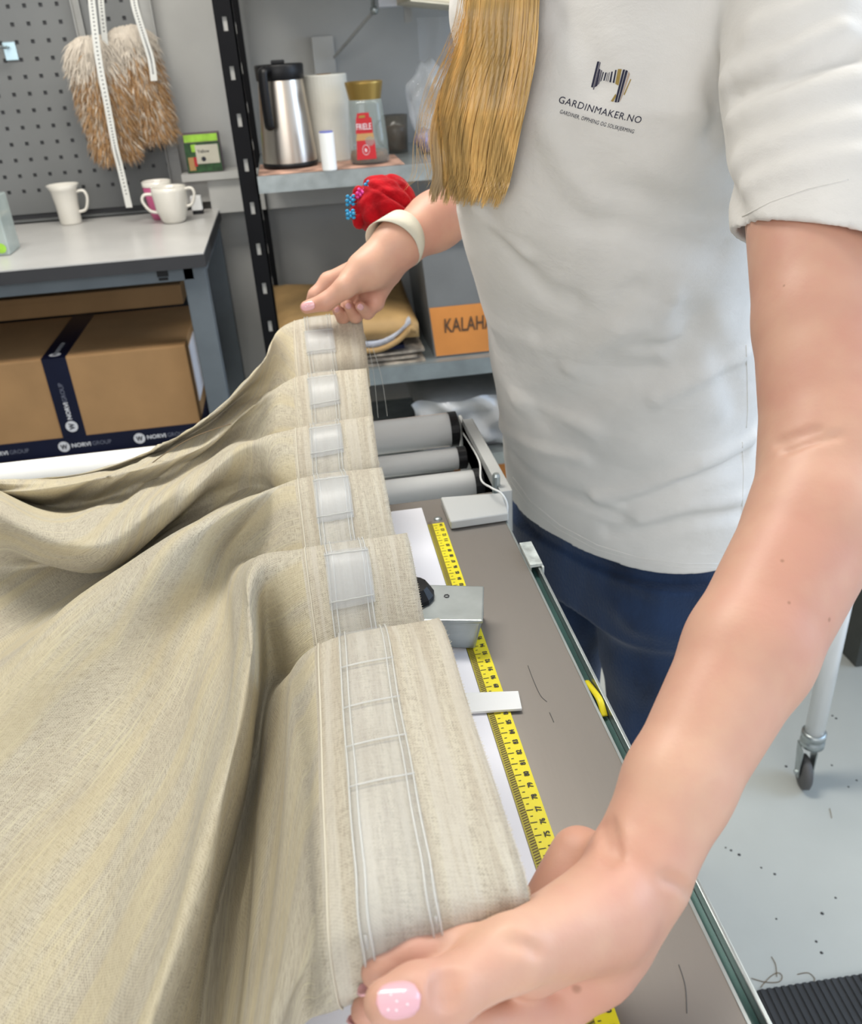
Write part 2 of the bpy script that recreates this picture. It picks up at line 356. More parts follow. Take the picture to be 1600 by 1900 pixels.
# wall trunking (a white ledge running along the wall)
zt = ony(400, 320, 2.5)[2]; zb = ony(400, 398, 2.5)[2]
b = nb(); box(b, ony(335, 320, 2.5)[0], 1.6, 2.5, WY - .001, zt - .018, zt); box(b, ony(385, 345, 2.5)[0], 1.6, 2.515, WY - .001, zb, zt - .018)
box(b, ony(335, 320, 2.5)[0], ony(385, 345, 2.5)[0], 2.535, WY - .001, zb + .03, zt - .018)
tag(tobj('trim_1', b, M_['wall2'], bev=.003), kind='structure')
for i, (x, y) in enumerate(((-0.35, 1.45), (1.3, 1.3))):
    t = thing('ceiling_light', (x, y, 2.7), ('flat white ceiling light panel above the worktop', 'flat white ceiling light panel above the rolling table')[i], 'light')
    b = nb(); box(b, x-.62, x+.62, y-.27, y+.27, 2.665, 2.699); part('frame', b, M_['white'], t)
    b = nb(); box(b, x-.6, x+.6, y-.25, y+.25, 2.655, 2.665); part('diffuser', b, M_['lamp'], t)

# ------------------------------------------------------------------ WORKTOP (cutting table)
TZ = 0.95; XE = 0.1685
t = thing('cutting_table', (-0.5, 0.3, 0), 'long grey steel topped cutting table under the linen curtain', 'table')
b = nb(); box(b, -1.45, XE, -0.75, 0.802, TZ - .004, TZ); part('tabletop', b, M_['steel'], t, bev=.001)
b = nb(); box(b, -1.45, XE - .006, -0.75, 0.80, TZ - .05, TZ - .005); part('frame', b, M_['zincd'], t)
for x in (-1.38, XE - .05):
    for y in (-0.70, 0.76):
        b = nb(); box(b, x - .025, x + .025, y - .025, y + .025, 0, TZ - .05); part('leg', b, M_['zincd'], t)
# green edge rail with its bright lip
b = nb(); box(b, XE + .0012, XE + .0075, -0.75, 0.665, TZ - .030, TZ - .006)
o = part('edge_channel', b, M_['green'], t); o['label'] = 'dark green edge channel'
b = nb(); box(b, XE + .0078, XE + .0103, -0.75, 0.665, TZ - .032, TZ + .002)
o = part('edge_rail', b, M_['zinc'], t, bev=.0006); o['label'] = 'bright metal outer rail'
b = nb(); box(b, XE - .0008, XE + .0010, -0.75, 0.798, TZ - .004, TZ + .0004); part('edge_strip', b, M_['zinc'], t)
# scratches in the steel
Ms_ = mat('scratch_mark', (.09, .085, .08), .6, noise=0)
for px in (((980, 1235), (990, 1262), (1003, 1290), (1015, 1302)), ((1020, 1322), (1028, 1340)), ((1260, 1790), (1272, 1830), (1275, 1880))):
    b = nb(); tube(b, sm([onz(x, y, TZ + .0001) for x, y in px], 5), .0003, 5); part('scratch', b, Ms_, t)
b = nb(); sc = onz(813, 963, TZ); lathe(b, [(0, .0018), (.0025, .0016), (.0042, .0004), (.0044, 0)], sc, 16); part('screw', b, M_['zinc'], t, smooth=True)

XR0, XR1 = 0.0905, 0.1070
b = nb(); box(b, -0.34, XR0 - .0006, -0.30, 0.785, TZ, TZ + .0008)
tag(tobj('paper_sheet', b, M_['paper']), 'white paper sheet lying along the yellow ruler on the cutting table', 'paper')

# ruler
t = thing('measuring_tape', (XR0, 0.3, TZ), 'yellow measuring tape with black centimetre marks stuck along the table', 'ruler')
b = nb(); box(b, XR0 + .0048, XR1, -0.30, 0.748, TZ + .0002, TZ + .0012); part('band', b, M_['yellow'], t)
b = nb(); box(b, XR0, XR0 + .0047, -0.30, 0.748, TZ + .0002, TZ + .0010); o = part('bevel', b, M_['olive'], t); o['label'] = 'olive hatched edge of the tape'
ticks = nb(); hat = nb(); num = nb()
Y75 = 0.3534; zt_ = TZ + .00145
def flat(bm, x0, x1, y0, y1, z, sk=0.0):
    vs = [bm.verts.new(p) for p in ((x0, y0, z), (x1, y0 + sk, z), (x1, y1 + sk, z), (x0, y1, z))]; bm.faces.new(vs)
for n in range(60, 115):
    y = Y75 + (n - 75) * .01
    if y > .745: break
    flat(ticks, XR0 + .0050, XR0 + .0094, y - .0003, y + .0003, zt_)
    flat(ticks, XR0 + .0062, XR0 + .0080, y + .005 - .00028, y + .005 + .00028, zt_)
    for k in range(5): flat(hat, XR0 + .0008, XR0 + .0046, y + k * .002, y + k * .002 + .0006, TZ + .00125, .0012)
    s = str(n % 100 if n >= 100 else n); s = s.zfill(2)
    put_text(num, s, (XR1 - .0020, y - .0021, zt_ + .0001), (0, 1, 0), (-1, 0, 0), .0042, .03, height=.0036)
for nm_, bm_, mm_ in (('tick_marks', ticks, 'ink'), ('hatching', hat, 'inkbrown'), ('numerals', num, 'ink')): part(nm_, bm_, M_[mm_], t)['kind'] = 'stuff'

# white tab
c0 = onz(862, 1283, TZ + .0035); tabw = [onz(*p, TZ + .003) for p in ((800, 1289), (962, 1283), (969, 1316), (800, 1327))]
b = nb(); vs = [b.verts.new(p) for p in tabw] + [b.verts.new(p + np.array([0, 0, .0022])) for p in tabw]
for f in ((0, 1, 2, 3), (7, 6, 5, 4), (0, 4, 5, 1), (1, 5, 6, 2), (2, 6, 7, 3), (3, 7, 4, 0)): b.faces.new([vs[i] for i in f])
bmesh.ops.translate(b, verts=b.verts, vec=(0, 0, -.0015))
tag(tobj('plastic_strip', b, M_['white'], bev=.0006), 'small white plastic strip lying across the yellow measuring tape', 'strip')

# clamp block on the table edge area
def hexa(bm, pts):
    vs = [bm.verts.new(p) for p in pts]
    for f in ((0, 3, 2, 1), (4, 5, 6, 7), (0, 1, 5, 4), (1, 2, 6, 5), (2, 3, 7, 6), (3, 0, 4, 7)): bm.faces.new([vs[i] for i in f])
bz = TZ + .030
tl, tr, br, bl = [onz(*p, bz) for p in ((770, 1086), (897, 1090), (893, 1149), (775, 1147))]
t = thing('clamp_block', (float((tl[0]+br[0])/2), float((tl[1]+br[1])/2), TZ), 'galvanised steel clamp block with black knob resting on the yellow tape', 'clamp')
b = nb()
def dn(p, dz, dy=0.0): return np.array([p[0], p[1] + dy, dz])
hexa(b, [dn(bl, TZ + .0015), dn(br, TZ + .0015) - np.array([.006, 0, 0]), dn(tr, TZ + .0015), dn(tl, TZ + .0015), dn(bl, bz - .003), dn(br, bz - .003), dn(tr, bz - .003), dn(tl, bz - .003)])
part('body', b, M_['zinc'], t, bev=.003, seg=3)
b = nb(); hexa(b, [dn(bl, bz - .003) + np.array([-.002, -.002, 0]), dn(br, bz - .003) + np.array([.001, -.002, 0]), dn(tr, bz - .003) + np.array([.001, .002, 0]), dn(tl, bz - .003) + np.array([-.002, .002, 0]),
        dn(bl, bz) + np.array([-.002, -.002, 0]), dn(br, bz) + np.array([.001, -.002, 0]), dn(tr, bz) + np.array([.001, .002, 0]), dn(tl, bz) + np.array([-.002, .002, 0])])
part('cover_plate', b, M_['zinc'], t, bev=.0012)
b = nb(); q = onz(829, 1106, bz + .0002); lathe(b, [(.0017, 0), (.0024, 0), (.0024, .0004), (.0017, .0004), (.0017, 0)], q, 6); part('stamp_mark', b, M_['dark'], t)
b = nb(); kc = onz(768, 1108, TZ + .030); lathe(b, [(0, -.026), (.014, -.026), (.017, -.018), (.017, .004), (.012, .012), (0, .013)], kc, 14, axis=(0, 0, 1)); part('knob', b, M_['blackpl'], t, smooth=False)

# white bracket hanging on the rail
b = nb(); p0 = onz(968, 1013, TZ + .003)
p1 = onz(1000, 1046, TZ + .003)
box(b, XE + .0005, XE + .012, p1[1] - .004, p0[1] + .002, TZ + .0025, TZ + .0055)
box(b, XE + .0108, XE + .0125, p1[1] - .008, p0[1] - .002, TZ - .030, TZ + .0040)
box(b, XE + .0016, XE + .0028, p1[1] + .000, p0[1] - .004, TZ - .022, TZ + .0030)
tag(tobj('rail_clip', b, mat('crumpled_white_tape', (.62, .66, .62), .35, noise=.2, nscale=90, bump=.8, bscale=120), bev=.0008), 'whitish crumpled clip hooked over the far end of the table rail', 'clip')
b = nb(); g0 = onz(1085, 1262, TZ - .004); g1 = onz(1120, 1322, TZ - .004)
tube(b, sm([(XE + .0045, g1[1] - .004, TZ - .004), (XE + .0046, g1[1] + .006, TZ + .0012), (XE + .0046, (g0[1] + g1[1]) / 2, TZ - .0005), (XE + .0045, g0[1], TZ - .006)], 6), .0026, 8, flat=.6)
tag(tobj('tape_end', b, M_['yellow'], smooth=True), 'short yellow tape end tucked into the green edge channel', 'tape')

# rollers and their side bracket beyond the table end
t = thing('roller_unit', (-0.2, 0.95, 0.5), 'grey fabric roller unit with three metal rollers beyond the table end', 'rollers')
def roller(px, py_top, py_bot, y, xl, cap=True):
    a, c = ony(px, py_top, y), ony(px, py_bot, y); zc = (a[2] + c[2]) / 2; r = abs(a[2] - c[2]) / 2
    b = nb(); lathe(b, [(0, 0), (r, 0), (r, a[0] - xl), (0, a[0] - xl)], (xl, y, zc), 40, axis=(1, 0, 0)); part('roller', b, M_['roller'], t, smooth=False).data.polygons.foreach_set('use_smooth', [True] * 120)
    if cap:
        b = nb(); lathe(b, [(0, 0), (r + .001, 0), (r + .001, .010), (r * .8, .012), (0, .012)], (a[0], y, zc), 32, axis=(1, 0, 0)); part('end_cap', b, M_['blackpl'], t)
    return a[0], zc, r
ra = roller(832, 768, 826, 1.02, -1.6)
rb = roller(848, 832, 868, 0.945, -1.6)
rc = roller(878, 874, 926, 0.880, -1.6)
xs = max(ra[0], rb[0], rc[0]) + .014
b = nb()   # side plate
P0 = ony(845, 778, 1.045); P1 = ony(866, 778, 1.045)
box(b, xs, xs + .004, 0.80, 1.05, TZ - .10, TZ - .012); 
sp = [(.80, TZ + .000), (1.02, TZ - .006), (1.02, TZ - .05), (.80, TZ - .05)]
va = [b.verts.new((xs, y, z)) for y, z in sp]; vb = [b.verts.new((xs + .013, y, z)) for y, z in sp]
b.faces.new(va); b.faces.new(vb[::-1])
for i in range(4): b.faces.new((va[i], va[(i+1) % 4], vb[(i+1) % 4], vb[i]))
part('side_bracket', b, M_['plate'], t, bev=.001)
b = nb(); cp = [onz(*p, TZ + .010) for p in ((818, 922), (931, 914), (944, 952), (836, 968))]
hexa(b, [q - np.array([0, 0, .009]) for q in cp[::-1]] + [q for q in cp[::-1]]); part('corner_cover', b, M_['plate'], t, bev=.0022, seg=3)
b = nb(); tube(b, sm([(xs - .003, 1.0, TZ - .016), (xs - .003, .90, TZ - .008), onz(893, 890, TZ + .006), onz(912, 905, TZ + .022), onz(930, 915, TZ + .022), onz(941, 935, TZ + .012), onz(940, 960, TZ - .006), onz(936, 975, TZ - .05)], 8), .0011, 8)
part('cable', b, M_['white'], t, smooth=True)
b = nb(); q = onz(921, 900, TZ); lathe(b, [(0, .012), (.003, .012), (.0045, .009), (.0045, -.02), (0, -.02)], (q[0], q[1], TZ + .002), 12); part('bolt', b, M_['zinc'], t)
for x in (xs + .002, -1.55):
    b = nb(); box(b, x - .02, x + .0, .83, .87, .0, TZ - .10); box(b, x - .02, x, .83, 1.04, TZ - .14, TZ - .099); part('leg', b, M_['zincd'], t)

# ------------------------------------------------------------------ BENCH with box
BZ = 1.0
fr = onz(378, 468, BZ); bk = onz(412, 386, BZ); BY0, BY1, BX = fr[1] - .005, 2.545, fr[0]
t = thing('workbench', (-1.0, 2.2, 0), 'grey framed workbench with pale laminate top below the pegboard', 'workbench')
b = nb(); box(b, -2.0, BX, BY0, BY1, BZ - .003, BZ); o = part('bench_top', b, M_['benchtop'], t); 
b = nb(); box(b, -2.0, BX + .001, BY0 - .001, BY1, BZ - .030, BZ - .0035); o = part('top_edge', b, M_['dark'], t); o['label'] = 'dark edge of the laminate top'
fy = BY0 + .02
ztop = BZ - .031; zrail = ony(350, 520, fy)[2]
b = nb(); box(b, -2.0, BX - .03, fy, fy + .04, zrail, ztop); part('front_rail', b, M_['bench'], t, bev=.002)
b = nb(); box(b, BX - .045, BX - .01, fy + .04, BY1 - .05, zrail, ztop); part('side_rail', b, M_['bench'], t)
for yy in (fy, BY1 - .06):
    b = nb(); box(b, BX - .055, BX - .005, yy, yy + .045, 0, ztop); part('leg', b, M_['bench'], t, bev=.003)
    b = nb(); box(b, -1.95, -1.9, yy, yy + .045, 0, ztop); part('leg', b, M_['bench'], t, bev=.003)
b = nb(); q = ony(302, 510, fy - .001); box(b, q[0] - .012, q[0] + .012, fy - .002, fy + .004, q[2] - .004, q[2] + .012); box(b, q[0] - .010, q[0] + .010, fy - .002, fy + .004, q[2] - .012, q[2] - .006)
part('slot', b, M_['blackpl'], t)
BSZ = ony(200, 838, 2.0)[2]
b = nb(); box(b, -2.0, BX - .06, fy + .005, BY1 - .02, BSZ - .03, BSZ); o = part('lower_shelf', b, M_['dark'], t)
b = nb(); box(b, -2.0, BX - .06, BY1 - .015, BY1 - .005, BSZ, ztop); part('back_panel', b, M_['dark'], t)

# cardboard box
fyb = 2.0
c1 = ony(343, 640, fyb); c2 = ony(378, 812, fyb); zt2 = c1[2]; XB = (c1[0] + c2[0]) / 2; zb2 = BSZ
t = thing('cardboard_box', (-0.75, 2.2, zb2), 'long brown cardboard box sealed with navy printed tape under the workbench', 'box')
dpt = .36
b = nb(); box(b, -1.5, XB, fyb, fyb + dpt, zb2, zt2); part('carton', b, M_['card'], t, bev=.005, seg=2)
tp = nb(); wt = .042
xa = ony(74, 660, fyb)[0]; xb = ony(118, 650, fyb)[0]
box(tp, xa, xb, fyb - .0012, fyb + .001, zb2 + .004, zt2 + .001); box(tp, xa, xb, fyb - .0012, fyb + dpt, zt2 - .0002, zt2 + .0012)
box(tp, -1.5, XB + .0012, fyb - .0018, fyb + .001, zb2 + .003, zb2 + .048); box(tp, XB - .001, XB + .0018, fyb - .0018, fyb + dpt, zb2 + .003, zb2 + .048)
part('packing_tape', tp, M_['navy'], t)['label'] = 'navy packing tape with white lettering'
lb = nb(); box(lb, XB, XB + .002, fyb + .05, fyb + .17, zb2 + .085, zt2 - .018); part('shipping_label', lb, M_['paper'], t)
pr_ = [M_['printw'], M_['printg'], M_['ink']]; fr_ = nb(); yy = fyb - .0028; xm = (xa + xb) / 2
def disc(bm, c, ex, ey, r, mi=0, n=20):
    c, ex, ey = Vector(c), Vector(ex), Vector(ey)
    bm.faces.new([bm.verts.new(c + ex * (r * math.cos(2*math.pi*k/n)) + ey * (r * math.sin(2*math.pi*k/n))) for k in range(n)]).material_index = mi
def fl_(nm_):
    global fr_
    part(nm_, fr_, pr_, t); fr_ = nb()
def emblem(c, ex, ey, r):
    disc(fr_, c, ex, ey, r); n_ = Vector(ex).cross(Vector(ey)).normalized() * .0004
    put_text(fr_, 'W', Vector(c) + n_ - Vector(ex) * r * .6 - Vector(ey) * r * .45, ex, ey, r * 1.2, .04, height=r * .9, mi=2); fl_('emblem')
emblem((xm, yy, zb2 + .075), (0, 0, 1), (-1, 0, 0), .014)
put_text(fr_, 'NORVI', (xm + .005, yy, zb2 + .093), (0, 0, 1), (-1, 0, 0), .042, .03, height=.010); fl_('lettering')
put_text(fr_, 'GROUP', (xm + .005, yy, zb2 + .137), (0, 0, 1), (-1, 0, 0), .046, 0, height=.010, mi=1); fl_('lettering')
emblem((xm, fyb + .02, zt2 + .0018), (0, 1, 0), (-1, 0, 0), .013)
put_text(fr_, 'NORVIGROUP', (xm + .005, fyb + .038, zt2 + .0018), (0, 1, 0), (-1, 0, 0), .075, .02, height=.010); fl_('lettering')
for xx in (ony(30, 825, fyb)[0] - .085, ony(117, 820, fyb)[0], ony(257, 803, fyb)[0], ony(257, 803, fyb)[0] + .17):
    if xx + .02 < XB: emblem((xx, yy, zb2 + .026), (1, 0, 0), (0, 0, 1), .0135)
    if xx + .13 < XB:
        put_text(fr_, 'NORVI', (xx + .018, yy, zb2 + .022), (1, 0, 0), (0, 0, 1), .044, .03, height=.010); fl_('lettering')
        put_text(fr_, 'GROUP', (xx + .066, yy, zb2 + .022), (1, 0, 0), (0, 0, 1), .044, 0, height=.010, mi=1); fl_('lettering')
fr_.free()
# smaller carton behind / above in the shade
t = thing('cardboard_box', (-0.75, 2.45, zt2), 'shaded second carton lying behind on top of the taped cardboard box', 'box')
b = nb(); box(b, -1.5, BX - .12, fyb + .37, fyb + .50, zt2 + .0015, zt2 + .055); part('carton', b, M_['card'], t, bev=.004)
b = nb(); box(b, -1.3, -.5, fyb + .369, fyb + .3705, zt2 + .02, zt2 + .04); part('flap', b, M_['card'], t)

# ------------------------------------------------------------------ PEGBOARD
PY = 2.575
xr = ony(300, 200, PY)[0] + .012; zpb = ony(150, 384, PY)[2]; pitch = .0385; hs = .0046
t = thing('pegboard', (-0.9, PY, 1.3), 'dark grey perforated steel pegboard on the wall above the workbench', 'pegboard')
b = nb(); q = ony(105, 7, PY); ox, oz = q[0], q[2]
cols = range(-12, 9); rows = range(-13, 16)
for i in cols:
    for j in rows:
        cx, cz = ox + i * pitch, oz - (j) * pitch
        x0, x1 = cx - pitch / 2, cx + pitch / 2; z0, z1 = cz - pitch / 2, cz + pitch / 2
        if x1 > xr or z0 < zpb - .002: 
            x1 = min(x1, xr); 
            if x1 - x0 < .004 or z1 < zpb: continue
            z0 = max(z0, zpb - .02)
            b.faces.new([b.verts.new(p) for p in ((x0, PY, z0), (x1, PY, z0), (x1, PY, z1), (x0, PY, z1))]); continue
        o4 = [b.verts.new(p) for p in ((x0, PY, z0), (x1, PY, z0), (x1, PY, z1), (x0, PY, z1))]
        i4 = [b.verts.new(p) for p in ((cx - hs, PY, cz - hs), (cx + hs, PY, cz - hs), (cx + hs, PY, cz + hs), (cx - hs, PY, cz + hs))]
        d4 = [b.verts.new((v.co.x, PY + .003, v.co.z)) for v in i4]
        for k in range(4):
            k2 = (k + 1) % 4; b.faces.new((o4[k], o4[k2], i4[k2], i4[k])); b.faces.new((i4[k], i4[k2], d4[k2], d4[k]))
part('board', b, M_['peg'], t)
b = nb(); box(b, ox - 12.5 * pitch, xr, PY + .0035, WY - .002, zpb - .02, oz + 13.4 * pitch); part('hole_shade_backing', b, M_['dark'], t)  # dark box that paints the gap shadow seen through the holes
b = nb(); box(b, ox - 12.5 * pitch, xr, PY - .006, PY + .004, BZ + .001, zpb - .021); part('lower_panel', b, M_['peg'], t)
# grey vertical channels holding tapes
for i, (pa, pb_, wdt) in enumerate((((137, 0), (150, 60), .020), ((305, 250), (335, 330), .034))):
    q = ony(*pa, PY - .012); q2 = ony(*pb_, PY - .012); xx = (q[0] + q2[0]) / 2
    zl = (ony(160, 120, PY)[2], BZ + .02)[i]
    t = thing('wall_channel', (xx, PY - .012, zl), ('narrow grey metal channel left of the hanging fur on the pegboard', 'wide grey metal channel at the right edge of the pegboard')[i], 'channel')
    b = nb(); box(b, xx - wdt/2, xx - wdt/2 + .003, PY - .016, PY - .001, zl, 1.85); box(b, xx + wdt/2 - .003, xx + wdt/2, PY - .016, PY - .001, zl, 1.85); box(b, xx - wdt/2, xx + wdt/2, PY - .006, PY - .001, zl, 1.85)
    part('profile', b, M_['chan'], t)
# chrome hook
q = ony(20, 95, PY - .004)
t = thing('peg_hook', (q[0], q[1], q[2]), 'small shiny zinc hook plate clipped into the pegboard', 'hook')
b = nb(); box(b, q[0] - .016, q[0] + .014, PY - .005, PY - .001, q[2] - .02, q[2] + .02); part('plate', b, mat('bright_zinc', (.55, .72, .78), .25, .7), t, bev=.001)
b = nb(); tube(b, sm([(q[0] - .004, PY - .004, q[2] + .01), (q[0] - .006, PY - .03, q[2] + .008), (q[0] - .02, PY - .045, q[2] + .012), (q[0] - .03, PY - .045, q[2] + .02)]), .003, 8); part('hook_arm', b, M_['zinc'], t, smooth=True)

# measuring tapes (hanging)
def strip(bm, pts, wdt, side, th=.0006):
    pts = [Vector(p) for p in pts]; side = Vector(side).normalized(); n_ = Vector((0, -1, 0)) * th
    rows_ = []
    for p in pts: rows_.append([bm.verts.new(p - side * wdt/2), bm.verts.new(p + side * wdt/2), bm.verts.new(p + side * wdt/2 + n_), bm.verts.new(p - side * wdt/2 + n_)])
    for a, c in zip(rows_[:-1], rows_[1:]):
        for k in range(4): bm.faces.new((a[k], a[(k+1) % 4], c[(k+1) % 4], c[k]))
    bm.faces.new(rows_[0]); bm.faces.new(rows_[-1][::-1])
tapes = ((((165, -40), (172, 20), (183, 110), (200, 200), (213, 270), (224, 315), (240, 385)), 2.415, .0165, 'long white measuring tape hanging in front of the fur'),
         (((244, -40), (250, 10), (268, 70), (280, 110), (286, 150)), 2.44, .0165, 'white measuring tape hanging over the right lobe of the fur'),
         (((186, -40), (188, 10), (196, 85)), 2.47, .014, 'white measuring tape behind the fur between the two front tapes'))
for pts, yy_, wd_, lab in tapes:
    P = sm([ony(*p, yy_) for p in pts], 6); t = thing('measuring_tape', P[-1], lab, 'measuring tape', 'tapes hanging on the pegboard')
    b = nb(); strip(b, P, wd_, (1, -.15, 0)); part('band', b, M_['tapew'], t)
    b = nb()
    for i in range(1, len(P) - 3):
        for s in (0, .5):
            c = P[i] * (1 - s) + P[i+1] * s; box(b, c[0] - .0015, c[0] + .0022, c[1] - .0012, c[1] - .0004, c[2] - .0012, c[2] + .0012)
    part('numerals', b, M_['ink'], t)['kind'] = 'stuff'

# fur: two lobes of tan and white fur, strands as thin blades
t = thing('fur_pelt', tuple(ony(220, 180, 2.52)), 'tan and white shaggy fur hanging in two lobes on the pegboard', 'fur')
lobes = [((ony(172, 92, 2.49), ony(214, 262, 2.48)), .064, .052), ((ony(236, 72, 2.505), ony(284, 228, 2.505)), .058, .044)]
core = nb(); hv = []; hf = []; hc = []
for (A, B), r1, r2 in lobes:
    A, B = np.array(A), np.array(B)
    tube(core, [A + (A - B) * .12, A, A * .66 + B * .34, A * .33 + B * .67, B, B + (B - A) * .12], [r1 * .2, r1 * .42, r1 * .5, r2 * .5, r2 * .42, r2 * .2], 16)
    L_ = np.linalg.norm(B - A); ax = (B - A) / L_; sx = np.array([1, 0, 0]) - ax * ax[0]; sx /= np.linalg.norm(sx); fy_ = np.array([0, -1.0, 0])
    for k in range(6500):
        s = RNG.uniform(-.15, 1.12); th = RNG.uniform(-.2, math.pi + .2); rr = (r1 + (r2 - r1) * min(max(s, 0), 1)) * math.sqrt(max(.05, 1 - (max(0, -s, s - 1) / .16) ** 2))
        nrm = sx * math.cos(th) + fy_ * math.sin(th) * .55; p = A + ax * (s * L_) + nrm * rr * .88
        ln = RNG.uniform(.022, .045); d = ax * .75 + nrm * RNG.uniform(.15, .55) + RNG.normal(0, .16, 3); d /= np.linalg.norm(d)
        sd = np.cross(d, [0, -1, 0]); sd /= np.linalg.norm(sd) + 1e-9; wv = RNG.uniform(.0008, .0017)
        i0 = len(hv); m1 = p + d * ln * .55 + nrm * .002; hv += [p - sd * wv, p + sd * wv, m1 - sd * wv * .8, m1 + sd * wv * .8, p + d * ln + ax * .004]
        hf += [(i0, i0 + 1, i0 + 3, i0 + 2), (i0 + 2, i0 + 3, i0 + 4)]
        pz = s + RNG.normal(0, .07); wht = pz < .20 or (RNG.random() < .12); hc += [0 if wht else (1 if RNG.random() < .5 else (2 if RNG.random() < .6 else 3))] * 2
M_['fur0'] = mat('fur_white', (.60, .53, .44), .8, noise=.1); M_['fur1'] = mat('fur_tan', (.40, .235, .105), .8, noise=.1)
M_['fur2'] = mat('fur_brown', (.27, .14, .055), .8, noise=.1); M_['fur3'] = mat('fur_grey_beige', (.42, .34, .26), .8, noise=.1)
part('pelt', core, M_['fur2'], t, smooth=True)
hv = np.array(hv) - np.array(t.matrix_world.translation)
me = bpy.data.meshes.new('hair'); me.from_pydata(hv.tolist(), [], hf)
for k in range(4): me.materials.append(M_['fur%d' % k])
me.polygons.foreach_set('material_index', hc)
o = bpy.data.objects.new('fur_strands', me); C.objects.link(o); o.parent = t; o['kind'] = 'stuff'
b = nb(); q = ony(248, 288, 2.50); box(b, q[0] - .006, q[0] + .006, q[1] - .012, q[1] - .008, q[2] - .004, q[2] + .005, Matrix.Rotation(.3, 3, 'Y')); part('clasp', b, mat('brass', (.7, .5, .12), .25, .9), t)

# mugs etc. on the bench
def handle(bm, c, ang, zlo, zhi, r0, out, rad=.0048, r1=None):
    r1 = r1 or r0
    d = Vector((math.cos(ang), math.sin(ang), 0)); c = Vector(c)
    pts = [c + d * (r1 - .003) + Vector((0, 0, zhi)), c + d * (r1 + out * .75) + Vector((0, 0, zhi + .001)), c + d * (r1 + out) + Vector((0, 0, (zlo + zhi) / 2 + .008)), c + d * (r0 + out * .7) + Vector((0, 0, zlo + .006)), c + d * (r0 - .003) + Vector((0, 0, zlo))]
    tube(bm, sm(pts, 6), rad, 8, flat=.8)
q = onz(130, 418, BZ); c = (q[0], q[1] + .022, BZ + .0005)
t = thing('mug', c, 'tall flared white mug with one handle, left one on the workbench', 'mug')
b = nb(); lathe(b, [(0, 0), (.026, 0), (.0275, .004), (.029, .05), (.034, .085), (.0415, .098), (.0385, .098), (.031, .082), (.026, .05), (.024, .008), (0, .008)], c, 36); part('cup', b, M_['ceramic'], t, smooth=True)
b = nb(); handle(b, c, -.1, .028, .078, .029, .024, r1=.032); part('handle', b, M_['ceramic'], t, smooth=True)
q = onz(322, 416, BZ); c = (q[0], q[1] + .03, BZ + .0005)
t = thing('mug', c, 'round bellied white mug with two handles on the right of the workbench', 'mug')
b = nb(); lathe(b, [(0, 0), (.026, 0), (.031, .006), (.040, .035), (.044, .075), (.0425, .086), (.039, .086), (.040, .07), (.036, .035), (.026, .010), (0, .008)], c, 36); part('cup', b, M_['ceramic'], t, smooth=True)
b = nb(); handle(b, c, math.pi + .1, .026, .070, .034, .028, r1=.040); part('handle', b, M_['ceramic'], t, smooth=True)
b = nb(); handle(b, c, -.15, .036, .078, .038, .022, r1=.041); part('handle', b, M_['ceramic'], t, smooth=True)
q = onz(308, 398, BZ); c = (q[0] + .000, 2.44, BZ + .0005)
t = thing('cup', c, 'pink cup with pale rim standing behind the two handled mug', 'cup')
b = nb(); lathe(b, [(0, 0), (.024, 0), (.028, .01), (.036, .082), (.033, .082), (.026, .012), (0, .008)], c, 32); part('cup_body', b, M_['pink'], t, smooth=True)
b = nb(); lathe(b, [(.0365, .082), (.0368, .094), (.034, .094), (.0335, .082)], c, 32); part('rim', b, M_['ceramic'], t, smooth=True)
q = onz(374, 386, BZ); t = thing('socket', (q[0], 2.5, q[2]), 'small white plastic adapter standing at the back right corner of the workbench', 'adapter')
b = nb(); box(b, q[0] - .015, q[0] + .013, 2.462, 2.486, BZ + .010, BZ + .046); part('cap', b, M_['white'], t, bev=.003)
b = nb(); box(b, q[0] - .014, q[0] + .013, 2.463, 2.485, BZ + .0005, BZ + .010); part('base', b, M_['blackpl'], t)
# plastic canister at the left edge
q = onz(20, 474, BZ)
t = thing('canister', (q[0] - .05, q[1] + .05, BZ), 'clear plastic canister with a green round print at the left end of the bench', 'canister')
b = nb(); xx = q[0]; box(b, xx - .10, xx, q[1], q[1] + .09, BZ + .0005, BZ + .125)
M_['can'] = mat('frosted_plastic', (.45, .52, .49), .25, noise=.1, alpha=.62)
part('body', b, M_['can'], t, bev=.006, seg=3)
b = nb(); box(b, xx - .101, xx - .002, q[1] - .001, q[1] + .091, BZ + .080, BZ + .085); part('band', b, M_['cream'], t)
b = nb(); qq = ony(2, 461, q[1] - .002); disc(b, qq, (1, 0, 0), (0, 0, 1), .011); part('round_print', b, M_['lime'], t)

# tea box on the trunking ledge
ty = 2.51
q0 = ony(352, 318, ty); q1 = ony(412, 312, ty); ht = ony(350, 252, ty)[2] - zt + .003
t = thing('tea_box', (q0[0], ty, zt), 'small green and cream carton of tea bags on the white wall ledge', 'box')
x0, x1 = q0[0] - .004, q0[0] + .088
b = nb(); box(b, x0, x1, ty, ty + .055, zt + .0005, zt + ht); part('carton', b, M_['plum'], t, bev=.001)
b = nb()
def fq(bm, x0, x1, z0, z1, y, mi=0): bm.faces.new([bm.verts.new(p) for p in ((x0, y, z0), (x1, y, z0), (x1, y, z1), (x0, y, z1))]).material_index = mi
H = ht
fq(b, x0 + .0005, x1 - .001, zt + .002, zt + H * .78, ty - .0006, 0); fq(b, x0 + .003, x1 - .003, zt + H * .80, zt + H * .99, ty - .0006, 1)
fq(b, x0 + .028, x1 - .005, zt + H * .24, zt + H * .72, ty - .0010, 2); fq(b, x0 + .018, x0 + .032, zt + H * .55, zt + H * .74, ty - .0009, 1)
